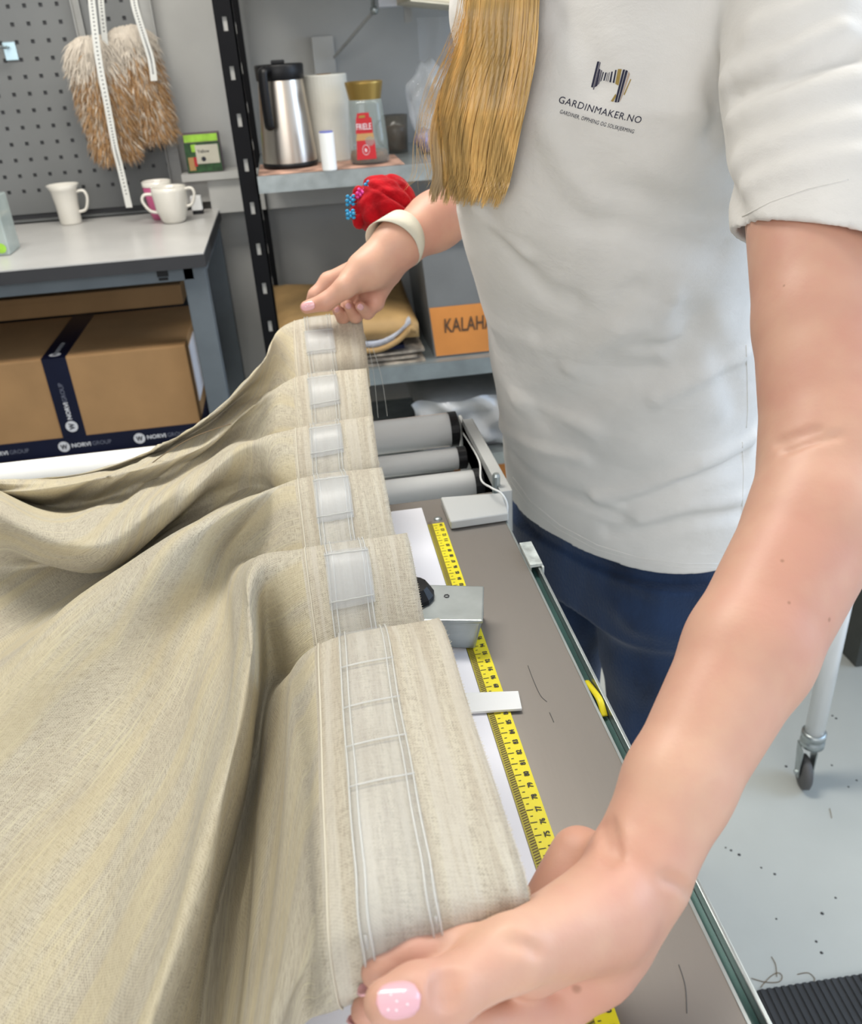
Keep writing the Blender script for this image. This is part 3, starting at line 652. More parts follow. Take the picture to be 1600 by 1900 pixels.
fq(b, x0 + .006, x0 + .022, zt + H * .08, zt + H * .42, ty - .0009, 3); fq(b, x0 + .02, x0 + .028, zt + H * .18, zt + H * .42, ty - .0010, 4)
disc(b, (x0 + .046, ty - .0014, zt + H * .36), (1, 0, 0), (0, 0, 1), .006, 5)
put_text(b, 'Yellow', (x0 + .032, ty - .0014, zt + H * .52), (1, 0, 0), (0, 0, 1), .032, .02, mi=5)
part('box_print', b, [M_['dkgreen'], M_['lime'], M_['cream'], M_['tan'], M_['redlab'], M_['ink']], t)

# ------------------------------------------------------------------ SHELVING
SY = 2.07; SD = .46
XP0, XP1 = -0.118, -0.079
SX1 = 0.95
zs1 = ony(478, 327, SY)[2]; zs2 = ony(800, 672, SY)[2]; zs3 = ony(912, 838, SY)[2]
t = thing('shelving_unit', (0.4, 2.3, 0), 'black posted shelving unit with galvanised shelves beside the workbench', 'shelf')
for (xa_, yb_) in ((XP0, SY), (SX1, SY), (XP0, SY + SD - .04), (SX1, SY + SD - .04)):
    b = nb(); fl = xa_ < 0
    s0 = xa_ if fl else xa_ + .0
    # slotted angle: front flange with real slots, side flange
    z = 0.0; front = yb_ == SY; yf = yb_ if front else yb_ + .037
    pz = ony(450, 280, SY)[2] if True else 0
    pit = .0905; z_off = (ony(438, 190, SY)[2] - 0.035) % pit - .0
    za = [0.0]; zz_ = z_off
    xc = xa_ + .020
    edges_z = [0.0]
    k = 0
    def pl(x0, x1, z0, z1): box(b, x0, x1, yf, yf + .003, z0, z1)
    pl(xa_, xc - .0045, 0, 2.1); pl(xc + .0045, xa_ + .039, 0, 2.1)
    zcur = 0.0; zk = z_off - .013
    while zk < 2.1:
        if zk > zcur: pl(xc - .0045, xc + .0045, zcur, zk)
        zcur = zk + .026; zk += pit
    pl(xc - .0045, xc + .0045, zcur, 2.1)
    xs_ = xa_ + .036 if fl else xa_
    box(b, xs_, xs_ + .003, yb_, yb_ + .04, 0, 2.1)
    part('post', b, M_['black'], t)
    # pale tone behind the slots: shelf end plates of the frame
    b = nb(); box(b, xc - .007, xc + .007, yf + .0045, yf + .0055, 0.3, 2.0); part('slot_insert', b, M_['wall2'], t)
for zs_, th, yo in ((zs1, .036, 0), (zs2, .042, 0), (zs3, .036, 0), (1.62, .036, 0)):
    b = nb(); x0 = XP1 + .001; box(b, x0, SX1, SY - .006, SY + SD, zs_ - .0015, zs_); box(b, x0, SX1, SY - .008, SY - .005, zs_ - th, zs_)
    box(b, x0, SX1, SY - .006, SY + .008, zs_ - th, zs_ - th + .002)
    for xx in (x0 + .0005, SX1 - .0015): box(b, xx, xx + .001, SY - .005, SY + SD, zs_ - th, zs_ - .002)
    box(b, x0, SX1, SY + SD - .002, SY + SD, zs_ - th, zs_ - .002)
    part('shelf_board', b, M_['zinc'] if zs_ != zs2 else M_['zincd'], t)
# floral paper liner on the shelf
lp = [(510, 333), (760, 309), (735, 300), (505, 312)]
b = nb(); Lz = zs1 + .0004
a0 = onz(478, 325, zs1); a1 = onz(752, 306, zs1)
box(b, XP1 + .004, a1[0], SY - .003, SY + .20, Lz, Lz + .0008)
tag(tobj('shelf_liner', b, M_['mats']), 'reddish floral paper liner under the thermos and coffee jar on the shelf', 'liner')

def lay(px, py, z): return onz(px, py, z)
zL = zs1 + .0014
# thermos
q = lay(541, 314, zL); c = (q[0], q[1] + .062, zL)
hT = ony(525, 118, c[1])[2] - zL
t = thing('thermos_jug', c, 'stainless steel thermos jug with black lid and handle on the upper shelf', 'thermos')
b = nb(); lathe(b, [(0, 0), (.063, 0), (.064, .006), (.064, .012), (0, .012)], c, 44); part('base_ring', b, M_['blackpl'], t, smooth=True)
b = nb(); lathe(b, [(.0635, .012), (.063, .03), (.052, hT - .045), (.050, hT - .030)], c, 44); part('body', b, M_['inox'], t, smooth=True)
b = nb(); lathe(b, [(0, hT - .032), (.052, hT - .032), (.0535, hT - .03), (.0545, hT - .003), (.052, hT), (0, hT)], c, 44); part('lid', b, M_['blackpl'], t, smooth=True)
b = nb(); box(b, c[0] - .016, c[0] + .014, c[1] - .045, c[1] + .01, c[2] + hT, c[2] + hT + .008); o = part('lid_button', b, M_['blackpl'], t, bev=.003)
ang = math.radians(-118)
def pol(r, z, a=ang): return (c[0] + math.cos(a) * r, c[1] + math.sin(a) * r, c[2] + z)
b = nb(); tube(b, sm([pol(.050, hT - .012), pol(.070, hT - .010), pol(.079, hT - .024), pol(.080, hT - .08), pol(.078, hT - .118), pol(.074, hT - .122)], 6), .0115, 10, flat=.7); part('handle', b, M_['blackpl'], t, smooth=True)
# paper towel roll behind
q = lay(612, 309, zL); c = (ony(612, 250, 2.26)[0], 2.26, zs1 + .0005); hP = ony(612, 137, 2.26)[2] - c[2]
t = thing('paper_towel_roll', c, 'tall white paper towel roll standing behind the thermos jug', 'paper roll')
b = nb(); lathe(b, [(.018, 0), (.052, 0), (.053, .003), (.053, hP - .003), (.052, hP), (.018, hP), (.018, 0)], c, 40); part('roll', b, M_['towel'], t, smooth=False)
b = nb(); lathe(b, [(.0165, .001), (.0175, .001), (.0175, hP + .001), (.0165, hP + .001), (.0165, .001)], c, 24); part('core', b, M_['card'], t)
# small white cylinder
q = lay(613, 317, zL); c = (q[0], q[1] + .014, zL); hC = ony(607, 243, c[1])[2] - c[2]
t = thing('sweetener_tube', c, 'small white tube with blue cap in front of the paper towel roll', 'tube')
b = nb(); lathe(b, [(0, 0), (.0158, 0), (.0165, .002), (.0165, hC - .003), (0, hC - .003)], c, 28); part('body', b, M_['white'], t, smooth=False)
b = nb(); lathe(b, [(0, hC - .003), (.0150, hC - .003), (.0148, hC), (0, hC)], c, 28); part('cap', b, mat('blue_cap', (.12, .14, .40), .4), t)
# coffee jar
q = lay(690, 305, zL); c = (q[0], q[1] + .04, zL); hJ = ony(684, 150, c[1])[2] - c[2]
t = thing('coffee_jar', c, 'glass coffee jar with gold lid and red label on the upper shelf', 'jar')
def sq(bm, prof, c, n=32, p=3.0, cap=True):
    rings = []
    for r, z in prof:
        rg = []
        for k in range(n):
            a = 2*math.pi*k/n; s = (abs(math.cos(a))**p + abs(math.sin(a))**p) ** (-1/p); rg.append(bm.verts.new((c[0] + r*s*math.cos(a), c[1] + r*s*math.sin(a), c[2] + z)))
        rings.append(rg)
    for A, B in zip(rings[:-1], rings[1:]):
        for k in range(n): bm.faces.new((A[k], A[(k+1) % n], B[(k+1) % n], B[k]))
    if cap: bm.faces.new(rings[0][::-1]); bm.faces.new(rings[-1])
b = nb(); sq(b, [(.040, .001), (.045, .006), (.044, .05), (.038, hJ - .045), (.036, hJ - .036)], c); part('jar_glass', b, mat('jar_glass', (.35, .40, .37), .08, noise=.03, alpha=.38, spec=.9), t, smooth=True)
b = nb(); sq(b, [(.037, .003), (.0425, .008), (.0425, .018), (.040, .026), (.01, .020)], c); part('coffee', b, M_['coffee'], t, smooth=True)
b = nb(); lathe(b, [(0, hJ - .036), (.036, hJ - .036), (.0425, hJ - .004), (.0425, hJ), (.039, hJ), (.037, hJ - .002), (0, hJ - .002)], c, 40); part('lid', b, M_['gold'], t, smooth=False)
b = nb(); yl = c[1] - .0462
def lab(x0, x1, z0, z1, y, mi):  # leaning with the glass
    f = lambda z: (z / hJ) * .0085
    b.faces.new([b.verts.new((c[0] + x0, y + f(z0), c[2] + z0)), b.verts.new((c[0] + x1, y + f(z0), c[2] + z0)), b.verts.new((c[0] + x1 * .9, y + f(z1), c[2] + z1)), b.verts.new((c[0] + x0 * .9, y + f(z1), c[2] + z1))]).material_index = mi
lab(-.033, .012, .012, .052, yl, 0); lab(-.031, .010, .052, .066, yl, 1); lab(-.030, .0085, .066, .098, yl, 0); lab(-.026, .003, .098, .108, yl, 0); lab(-.021, -.007, .098, .103, yl - .0006, 3)
put_text(b, 'FRIELE', (c[0] - .0275, yl + .002, c[2] + .074), (1, 0, 0), (0, .07, 1), .033, 0, height=.0125, mi=2)
for k in range(12):
    a = 2*math.pi*k/12; b.faces.new([b.verts.new((c[0] - .0105 + rr * math.cos(aa), yl - .0006 + .0012, c[2] + .032 + rr * 1.3 * math.sin(aa))) for rr, aa in ((.0075, a), (.0085, a), (.0085, a + .4), (.0075, a + .4))]).material_index = 2
put_text(b, 'B', (c[0] - .0130, yl + .001, c[2] + .028), (1, 0, 0), (0, .07, 1), .005, .02, mi=2)
part('label', b, [M_['redlab'], M_['tan'], M_['printw'], M_['gold']], t)['label'] = 'red paper label with white lettering'
# dark folded frame / stapler behind the jar + glass
q = ony(737, 300, 2.32); c = (q[0], 2.32, zs1 + .0006)
t = thing('drinking_glass', c, 'dark edged glass with brown contents behind the coffee jar', 'glass')
hG = .085
b = nb(); lathe(b, [(0, 0), (.030, 0), (.034, hG), (.032, hG), (.028, .006), (0, .005)], c, 28); part('glass_wall', b, mat('smoky_glass', (.14, .13, .11), .1, alpha=.55), t, smooth=True)
b = nb(); lathe(b, [(0, .007), (.026, .007), (.028, hG * .7), (0, hG * .72)], c, 20); part('contents', b, M_['mats'], t)
b = nb(); tube(b, sm([(c[0] - .034, c[1], c[2] + .075), (c[0] - .046, c[1] - .01, c[2] + .065), (c[0] - .044, c[1] - .01, c[2] + .03), (c[0] - .031, c[1], c[2] + .016)]), .004, 8); part('handle', b, M_['blackpl'], t, smooth=True)
# crumpled film bag, purple print
q = ony(790, 300, 2.25); t = thing('plastic_bag', (q[0], 2.25, zs1), 'crumpled clear plastic bag with purple print right of the coffee jar', 'bag')
b = nb(); g = bmesh.ops.create_icosphere(b, subdivisions=4, radius=1)
for v in g['verts']:
    n_ = v.co.copy(); k = 1 + .14 * math.sin(7 * n_.x + 3 * n_.z) + .12 * math.sin(9 * n_.y + 5 * n_.z + 1)
    v.co = Vector((q[0] + .02 + n_.x * .055 * k, 2.25 + n_.y * .05 * k, zs1 + .105 + n_.z * .10 * (1 + .06 * math.sin(11 * n_.x))))
part('film', b, M_['clear'], t, smooth=True)
b = nb(); g = bmesh.ops.create_icosphere(b, subdivisions=3, radius=1)
for v in g['verts']: v.co = Vector((q[0] + .02 + v.co.x * .046, 2.25 + v.co.y * .04, zs1 + .030 + v.co.z * .029 * (1 + .2 * math.sin(9 * v.co.x))))
part('packet', b, M_['purple'], t, smooth=True)
# upper items: lamp arm, shade, pale box hanging under the top shelf
t = thing('wall_lamp', tuple(ony(625, 100, 2.5)), 'wall lamp on a slanting double arm above the coffee jar', 'lamp')
b = nb(); A = Vector(ony(624, 103, 2.55)); B = Vector(ony(693, 22, 2.42)); off = Vector((.010, 0, .007))
tube(b, [A + off * .5, B + off * .5], .0035, 8); tube(b, [A - off * .6, B - off * .6], .0035, 8); part('arm', b, M_['chan'], t)
b = nb(); ball(b, B + Vector((.003, 0, .004)), .011, 2); tube(b, [B, B + Vector((.002, -.02, .09))], .005, 8); part('joint', b, M_['zinc'], t, smooth=True)
b = nb(); a0 = Vector(ony(612, 95, 2.575)); box(b, a0.x - .045, a0.x + .012, 2.565, WY - .001, a0.z - .07, a0.z + .035); part('wall_plate', b, M_['wall2'], t, bev=.003)
b = nb(); a0 = ony(703, 14, 2.36); a1 = ony(765, 10, 2.36)
box(b, a0[0], a1[0] + .01, 2.36, 2.42, a0[2], a0[2] + .07); part('head', b, mat('pale_grey_plastic', (.55, .58, .64), .4), t, bev=.004)
q = ony(752, 25, 2.4); b = nb(); box(b, q[0] - .004, q[0] + .014, 2.385, 2.395, ony(752, 42, 2.4)[2], a0[2] + .02); part('pull_tab', b, M_['chan'], t)
q0 = ony(762, -2, 2.12); q1 = ony(905, 12, 2.12)
t = thing('storage_box', (q0[0] + .1, 2.2, q0[2]), 'cream box edge just visible at the top of the picture beside the hair', 'box')
b = nb(); v = [q0, q1, q1 + np.array([0, .25, 0]), q0 + np.array([0, .25, 0])]; hexa(b, v + [p + np.array([0, 0, .12]) for p in v]); part('box_body', b, M_['beigebox'], t, bev=.004)
b = nb(); v = [p - np.array([0, 0, .004]) for p in v]; hexa(b, v + [p + np.array([0, 0, .0038]) for p in v]); part('bottom_edge', b, M_['cream'], t)
# hanging clear sheet
b = nb(); pts = [ony(792, 0, 2.30), ony(800, 290, 2.30)]
q = ony(775, 20, 2.34); zz0 = zs1 + .22
rows_ = []
for i in range(9):
    z = 1.42 - i * .030; rows_.append([b.verts.new((q[0] + j * .014 + .004 * math.sin(j * 1.3 + i * .2), 2.36 + .008 * math.sin(j * .9 + i * .35), z)) for j in range(14)])
for a_, c_ in zip(rows_[:-1], rows_[1:]):
    for j in range(13): b.faces.new((a_[j], a_[j+1], c_[j+1], c_[j]))
tag(tobj('plastic_sheet', b, mat('thin_film', (.6, .62, .64), .2, alpha=.16, noise=0), smooth=True), 'thin clear plastic sheet hanging behind the blonde hair', 'sheet')
# bag, magazines on lower shelf
zq = zs2 + .0008
bl_, br_ = onz(540, 700, zs2), ony(790, 640, SY + .03)
def slab(bm, x0, x1, y0, y1, z0, z1, nx=14, ny=8, f=lambda u, v: 0, rnd=.35):
    """soft cushion-like stack layer"""
    top = [[bm.verts.new((x0 + (x1-x0)*u, y0 + (y1-y0)*v, z1 + f(u, v) - (z1-z0)*rnd*(max(abs(2*u-1)**6, abs(2*v-1)**6)))) for v in np.linspace(0, 1, ny)] for u in np.linspace(0, 1, nx)]
    bot = [[bm.verts.new((x0 + (x1-x0)*u, y0 + (y1-y0)*v, z0 + max(f(u, v), 0) * .9)) for v in np.linspace(0, 1, ny)] for u in np.linspace(0, 1, nx)]
    for i in range(nx-1):
        for j in range(ny-1):
            bm.faces.new((top[i][j], top[i+1][j], top[i+1][j+1], top[i][j+1])); bm.faces.new((bot[i][j], bot[i][j+1], bot[i+1][j+1], bot[i+1][j]))
    for i in range(nx-1):
        bm.faces.new((bot[i][0], bot[i+1][0], top[i+1][0], top[i][0])); bm.faces.new((top[i][-1], top[i+1][-1], bot[i+1][-1], bot[i][-1]))
    for j in range(ny-1):
        bm.faces.new((top[0][j], top[0][j+1], bot[0][j+1], bot[0][j])); bm.faces.new((bot[-1][j], bot[-1][j+1], top[-1][j+1], top[-1][j]))
xb0 = ony(512, 620, SY + .03)[0]; xb1 = ony(785, 620, SY + .03)[0]
t = thing('magazine_pile', (xb0 + .1, SY + .15, zs2), 'flat pile of printed papers beneath the brown bag on the lower shelf', 'papers')
for i in range(3):
    b = nb(); slab(b, xb0 + .02 * i, xb1 - .02 * (i % 2), SY + .008 + .006 * i, SY + .30, zq + .011 * i, zq + .011 * i + .0095, f=lambda u, v, i=i: .003 * math.sin(5 * u + i)); part('sheaf', b, M_['magaz'], t)
b = nb(); slab(b, xb0 + .02, xb1 - .05, SY + .02, SY + .3, zq + .036, zq + .050); o = part('dark_folder', b, M_['navy'], t)
zb_ = zq + .0515
ztopb = ony(560, 525, SY + .34)[2]
t = thing('paper_bag', (xb0 + .1, SY + .15, zb_), 'folded brown bag with a white lining lying on the lower shelf', 'bag')
b = nb(); slab(b, xb0 - .005, xb1 - .012, SY + .012, SY + .36, zb_, zb_ + .05, 20, 12, f=lambda u, v: .045 * v + .014 * math.sin(3.4 * u + 2 * v) + (.018 * u * u)); part('bag_body', b, M_['leather'], t, smooth=True)
b = nb(); P = [ony(x, y, SY + .006) for x, y in ((665, 635), (700, 634), (735, 618), (762, 592))]
P2 = sm(P, 6); 
for i in range(len(P2) - 1):
    a_, c_ = P2[i], P2[i+1]; w0, w1 = .016 + .006 * i / len(P2), .016 + .006 * (i + 1) / len(P2)
    vv = [b.verts.new(p) for p in (a_, c_, c_ - np.array([0, -.01, w1 * .9]), a_ - np.array([0, -.01, w0 * .9]), a_ + np.array([0, .03, .0]), c_ + np.array([0, .03, 0]))]
    b.faces.new((vv[0], vv[1], vv[2], vv[3])); b.faces.new((vv[0], vv[4], vv[5], vv[1]))
part('lining', b, mat('blue_white_lining', (.50, .52, .58), .6, noise=.15, nscale=40), t, smooth=True)['label'] = 'bluish white lining'
b = nb(); P3 = [p - np.array([0, .004, .020]) for p in P2]; tube(b, list(P3) + [P3[-1] + np.array([.012, 0, -.012])], .007, 8); part('bag_rim', b, M_['leather'], t, smooth=True)
# crate
cy0 = SY + .02
l0 = ony(795, 655, cy0); xc0 = ony(798, 620, cy0)[0]; hcr = ony(790, 440, cy0 + .0)[2] - zs2
t = thing('storage_crate', (xc0 + .2, cy0 + .15, zs2), 'translucent grey storage crate with a big orange name label', 'crate')
b = nb()
x0, x1, y0, y1, z0, z1 = xc0, xc0 + .36, cy0, cy0 + .36, zs2 + .001, zs2 + hcr
vs = [(x0 + .010, y0 + .008, z0), (x1 - .01, y0 + .008, z0), (x1 - .01, y1 - .008, z0), (x0 + .01, y1 - .008, z0), (x0 - .012, y0, z1), (x1 + .01, y0, z1), (x1 + .01, y1, z1), (x0 - .012, y1, z1)]
V = [b.verts.new(p) for p in vs]; 
for f in ((0, 3, 2, 1), (0, 1, 5, 4), (1, 2, 6, 5), (2, 3, 7, 6), (3, 0, 4, 7)): b.faces.new([V[i] for i in f])
o = part('tub', b, M_['crate'], t); md = o.modifiers.new('s', 'SOLIDIFY'); md.thickness = .003
b = nb(); box(b, x0 - .014, x1 + .014, y0 - .006, y1 + .006, z1 - .016, z1 - .001); 
b.free(); b = nb()
for (p, q_) in (((x0 - .018, y0 - .008), (x1 + .016, y0 - .002)), ((x0 - .018, y1 + .002), (x1 + .016, y1 + .008)), ((x0 - .020, y0 - .008), (x0 - .013, y1 + .008)), ((x1 + .011, y0 - .008), (x1 + .018, y1 + .008))):
    box(b, p[0], q_[0], p[1], q_[1], z1 - .014, z1)
part('rim', b, M_['crate'], t)
def crf(x, z): return (x, y0 + .008 * (1 - (z - z0) / (z1 - z0)) - .0022, z)
lx0, lx1 = xc0 + .002, xc0 + .33; ztl = ony(800, 572, cy0)[2]
b = nb(); vv = [b.verts.new(p) for p in (crf(lx0 + .012, z0 + .004), crf(lx1, z0 + .004), crf(lx1, ztl), crf(lx0, ztl))]; b.faces.new(vv)
part('name_label', b, M_['orange'], t)['label'] = 'orange paper label lettered in marker'
b = nb(); qa = ony(826, 618, cy0); put_text(b, 'KALAHARI', crf(qa[0], qa[2]), (1, 0, 0), (0, -.07, 1), .150, .012, height=.036)
for v in b.verts: v.co.y -= .0009
part('lettering', b, M_['inkbrown'], t)
# plastic wrapped rolls on the bottom shelf
yw = SY + .015; a0 = ony(775, 720, yw); a1 = ony(912, 755, yw)
t = thing('wrapped_parcel', (a0[0] + .1, yw + .1, zs3), 'pale parcel wrapped in shiny clear film on the bottom shelf', 'parcel')
ztp = ony(850, 745, yw)[2]
b = nb(); slab(b, a0[0], a0[0] + .42, yw + .01, yw + .34, ztp - .035, ztp, 18, 10, f=lambda u, v: .004 * math.sin(9 * u)); part('package', b, mat('grey_parcel', (.36, .35, .33), .35, noise=.12), t, smooth=True)
b = nb(); NX, NZ = 46, 26; R = []
for i in range(NX):
    u = i / (NX - 1); row = []
    for j in range(NZ):
        v = j / (NZ - 1)
        wv_ = .012 * math.sin(17 * u + 6 * v) + .009 * math.sin(31 * u - 11 * v) + .006 * math.sin(9 * v + 4 * math.sin(13 * u))
        row.append(b.verts.new((a0[0] - .02 + .46 * u + .01 * math.sin(8 * v), yw - .004 + wv_ * .8 + .02 * max(0, v - .85) * 6, ztp + .006 - (ztp - zs3 - .003) * v + (.004 * math.sin(21 * u) if v < .1 else 0))))
    R.append(row)
for i in range(NX - 1):
    for j in range(NZ - 1): b.faces.new((R[i][j], R[i+1][j], R[i+1][j+1], R[i][j+1]))
part('film', b, mat('glossy_film', (.70, .71, .72), .10, alpha=.45, noise=0, spec=1.0), t, smooth=True)
b = nb(); slab(b, a0[0] + .02, a0[0] + .40, yw + .03, yw + .32, zs3 + .002, ztp - .037, 10, 6); part('contents', b, mat('dark_contents', (.10, .10, .11), .4, noise=.2), t)
# orange box below
yo = SY + .03; q0 = ony(893, 860, yo); zto = ony(925, 845, yo)[2]
t = thing('storage_box', (q0[0] + .15, yo + .15, 0), 'orange storage box on the floor below the bottom shelf', 'box')
b = nb(); box(b, q0[0] - .02, q0[0] + .32, yo, yo + .36, .001, min(zto, zs3 - .045)); part('box_body', b, M_['orange'], t, bev=.006)
b = nb(); zz = min(zto, zs3 - .045); box(b, q0[0] - .024, q0[0] + .324, yo - .004, yo + .364, zz - .02, zz + .001); part('lid', b, M_['orange'], t, bev=.003)
b = nb(); qn = ony(914, 880, yo); put_text(b, '08', (qn[0], yo - .0008, qn[2]), (1, 0, 0), (0, 0, 1), .022, .03); part('lettering', b, M_['inkbrown'], t)

# ------------------------------------------------------------------ RIGHT SIDE: rolling table leg, mat, floor bits
wb = onz(1490, 1457, 0)
LX, LY = wb[0] + .010, wb[1] + .012
zt3 = 0.72
t = thing('rolling_table', (LX + .4, LY + .3, 0), 'rolling table on a pale round leg with a grey caster behind the arm', 'table')
for i, (x, y) in enumerate(((LX, LY), (LX + .9, LY), (LX + .9, LY + .6), (LX, LY + .6))):
    b = nb(); lathe(b, [(0, .105), (.0185, .105), (.0185, zt3 - .03), (0, zt3 - .03)], (x, y, 0), 24); leg = part('leg', b, M_['roller'], t, smooth=True)
    b = nb(); lathe(b, [(.020, .098), (.0235, .100), (.0235, .112), (.0215, .114), (.0215, .120), (.0235, .122), (.0235, .132), (.019, .134)], (x, y, 0), 24); part('collar', b, M_['zinc'], t, smooth=True)
    cxw, cyw, rw = x - .012, y - .010, .036
    b = nb(); lathe(b, [(0, -.009), (rw - .006, -.009), (rw, -.005), (rw, .005), (rw - .006, .009), (0, .009)], (cxw, cyw, rw + .0005), 30, axis=(.95, -.25, 0)); wh = part('caster_wheel', b, M_['tyre'], t, smooth=True)
    b = nb()
    for s in (-1, 1):
        n_ = Vector((.95, -.25, 0)).normalized() * s * .0125; c_ = Vector((cxw, cyw, rw)) + n_
        a_ = Vector((.25, .95, 0)).normalized()
        pts = [c_ + a_ * -.010 - Vector((0, 0, .008)), c_ + a_ * .012 - Vector((0, 0, .008)), c_ + a_ * .026 + Vector((0, 0, .062)), c_ + a_ * -.012 + Vector((0, 0, .062))]
        v0 = [b.verts.new(p) for p in pts]; v1 = [b.verts.new(p + n_ * .16) for p in pts]
        b.faces.new(v0); b.faces.new(v1[::-1])
        for k in range(4): b.faces.new((v0[k], v0[(k+1) % 4], v1[(k+1) % 4], v1[k]))
        tube(b, [c_, c_ + n_ * .5], .005, 8)
    part('caster_fork', b, M_['zinc'], t)
b = nb(); box(b, LX - .05, LX + .95, LY - .05, LY + .65, zt3 - .03, zt3); part('tabletop', b, M_['benchtop'], t, bev=.003)
# dark box added to stand in for the shadow at far right
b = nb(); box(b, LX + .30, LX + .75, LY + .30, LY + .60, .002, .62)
t = thing('shade_box', (LX + .5, LY + .45, 0), 'added dark box standing in for the shadow under the rolling table', 'shade_box')
part('shade_box_body', b, mat('shade_box_dark', (.06, .065, .06), .6), t, bev=.004)
b = nb(); box(b, LX + .32, LX + .73, LY + .294, LY + .2995, .03, .60); d_ = part('shade_box_front', b, M_['dark'], t)
b = nb(); tube(b, [(LX + .36, LY + .285, .30), (LX + .36, LY + .285, .40)], .005, 8); part('handle', b, M_['zinc'], t)
# ribbed mat
mc = onz(1405, 1838, .004); mr_ = onz(1600, 1808, .004)
dx = Vector((mr_[0] - mc[0], mr_[1] - mc[1], 0)).normalized(); dyv = Vector((dx.y, -dx.x, 0))
t = thing('rubber_mat', (mc[0], mc[1], 0), 'dark ribbed rubber mat on the floor at the lower right', 'mat')
b = nb(); vs = [Vector((mc[0], mc[1], .0008)), Vector((mc[0], mc[1], .0008)) + dx * 1.2, Vector((mc[0], mc[1], .0008)) + dx * 1.2 + dyv * .8, Vector((mc[0], mc[1], .0008)) + dyv * .8]
hexa(b, [vs[i] for i in (3, 2, 1, 0)] + [vs[i] + Vector((0, 0, .004)) for i in (3, 2, 1, 0)]); part('base', b, M_['rubber'], t)
b = nb()
for k in range(100):
    p = vs[0] + dx * (.004 + k * .012) + Vector((0, 0, .0041)); e = dyv * .795 + p
    hexa(b, [e, e + dx * .006, p + dx * .006, p, e + Vector((0, 0, .002)), e + dx * .006 + Vector((0, 0, .002)), p + dx * .006 + Vector((0, 0, .002)), p + Vector((0, 0, .002))])
o = part('rib', b, M_['rubber'], t); o['kind'] = 'stuff'
# thread scraps + specks
for i, pts in enumerate((((1395, 1815), (1420, 1822), (1445, 1822), (1452, 1812), (1445, 1805), (1430, 1812), (1412, 1832)), ((1432, 1775), (1440, 1790), (1442, 1812)), ((1480, 1808), (1500, 1805), (1512, 1815), (1510, 1822)), ((1540, 1500), (1543, 1512), (1544, 1518)))):
    b = nb(); tube(b, sm([onz(*p, .0012) for p in pts], 6), .0006, 5)
    tag(tobj('thread_scrap', b, M_['scrap']), ('looped brown thread scrap on the floor near the rubber mat', 'short straight thread scrap above the looped one on the floor', 'curved thread scrap right of the looped one on the floor', 'tiny dark thread on the floor between mat and caster')[i], 'thread', 'thread scraps on the floor')
b = nb()
for px, py in ((1347, 1573), (1357, 1578), (1372, 1586), (1413, 1610), (1438, 1622), (1551, 1666), (1526, 1695), (1441, 1705), (1515, 1747), (1544, 1420), (1545, 1328), (1552, 1333), (1575, 1460), (1459, 1422), (1525, 1768), (1590, 1448)):
    q = onz(px, py, 0); lathe(b, [(0, .0010), (.0014, .0008), (RNG.uniform(.0018, .0034), 0)], (q[0], q[1], .0002), 7)
tag(tobj('lint_specks', b, M_['dark']), 'scattered dark lint specks on the pale grey floor', 'lint', kind='stuff')

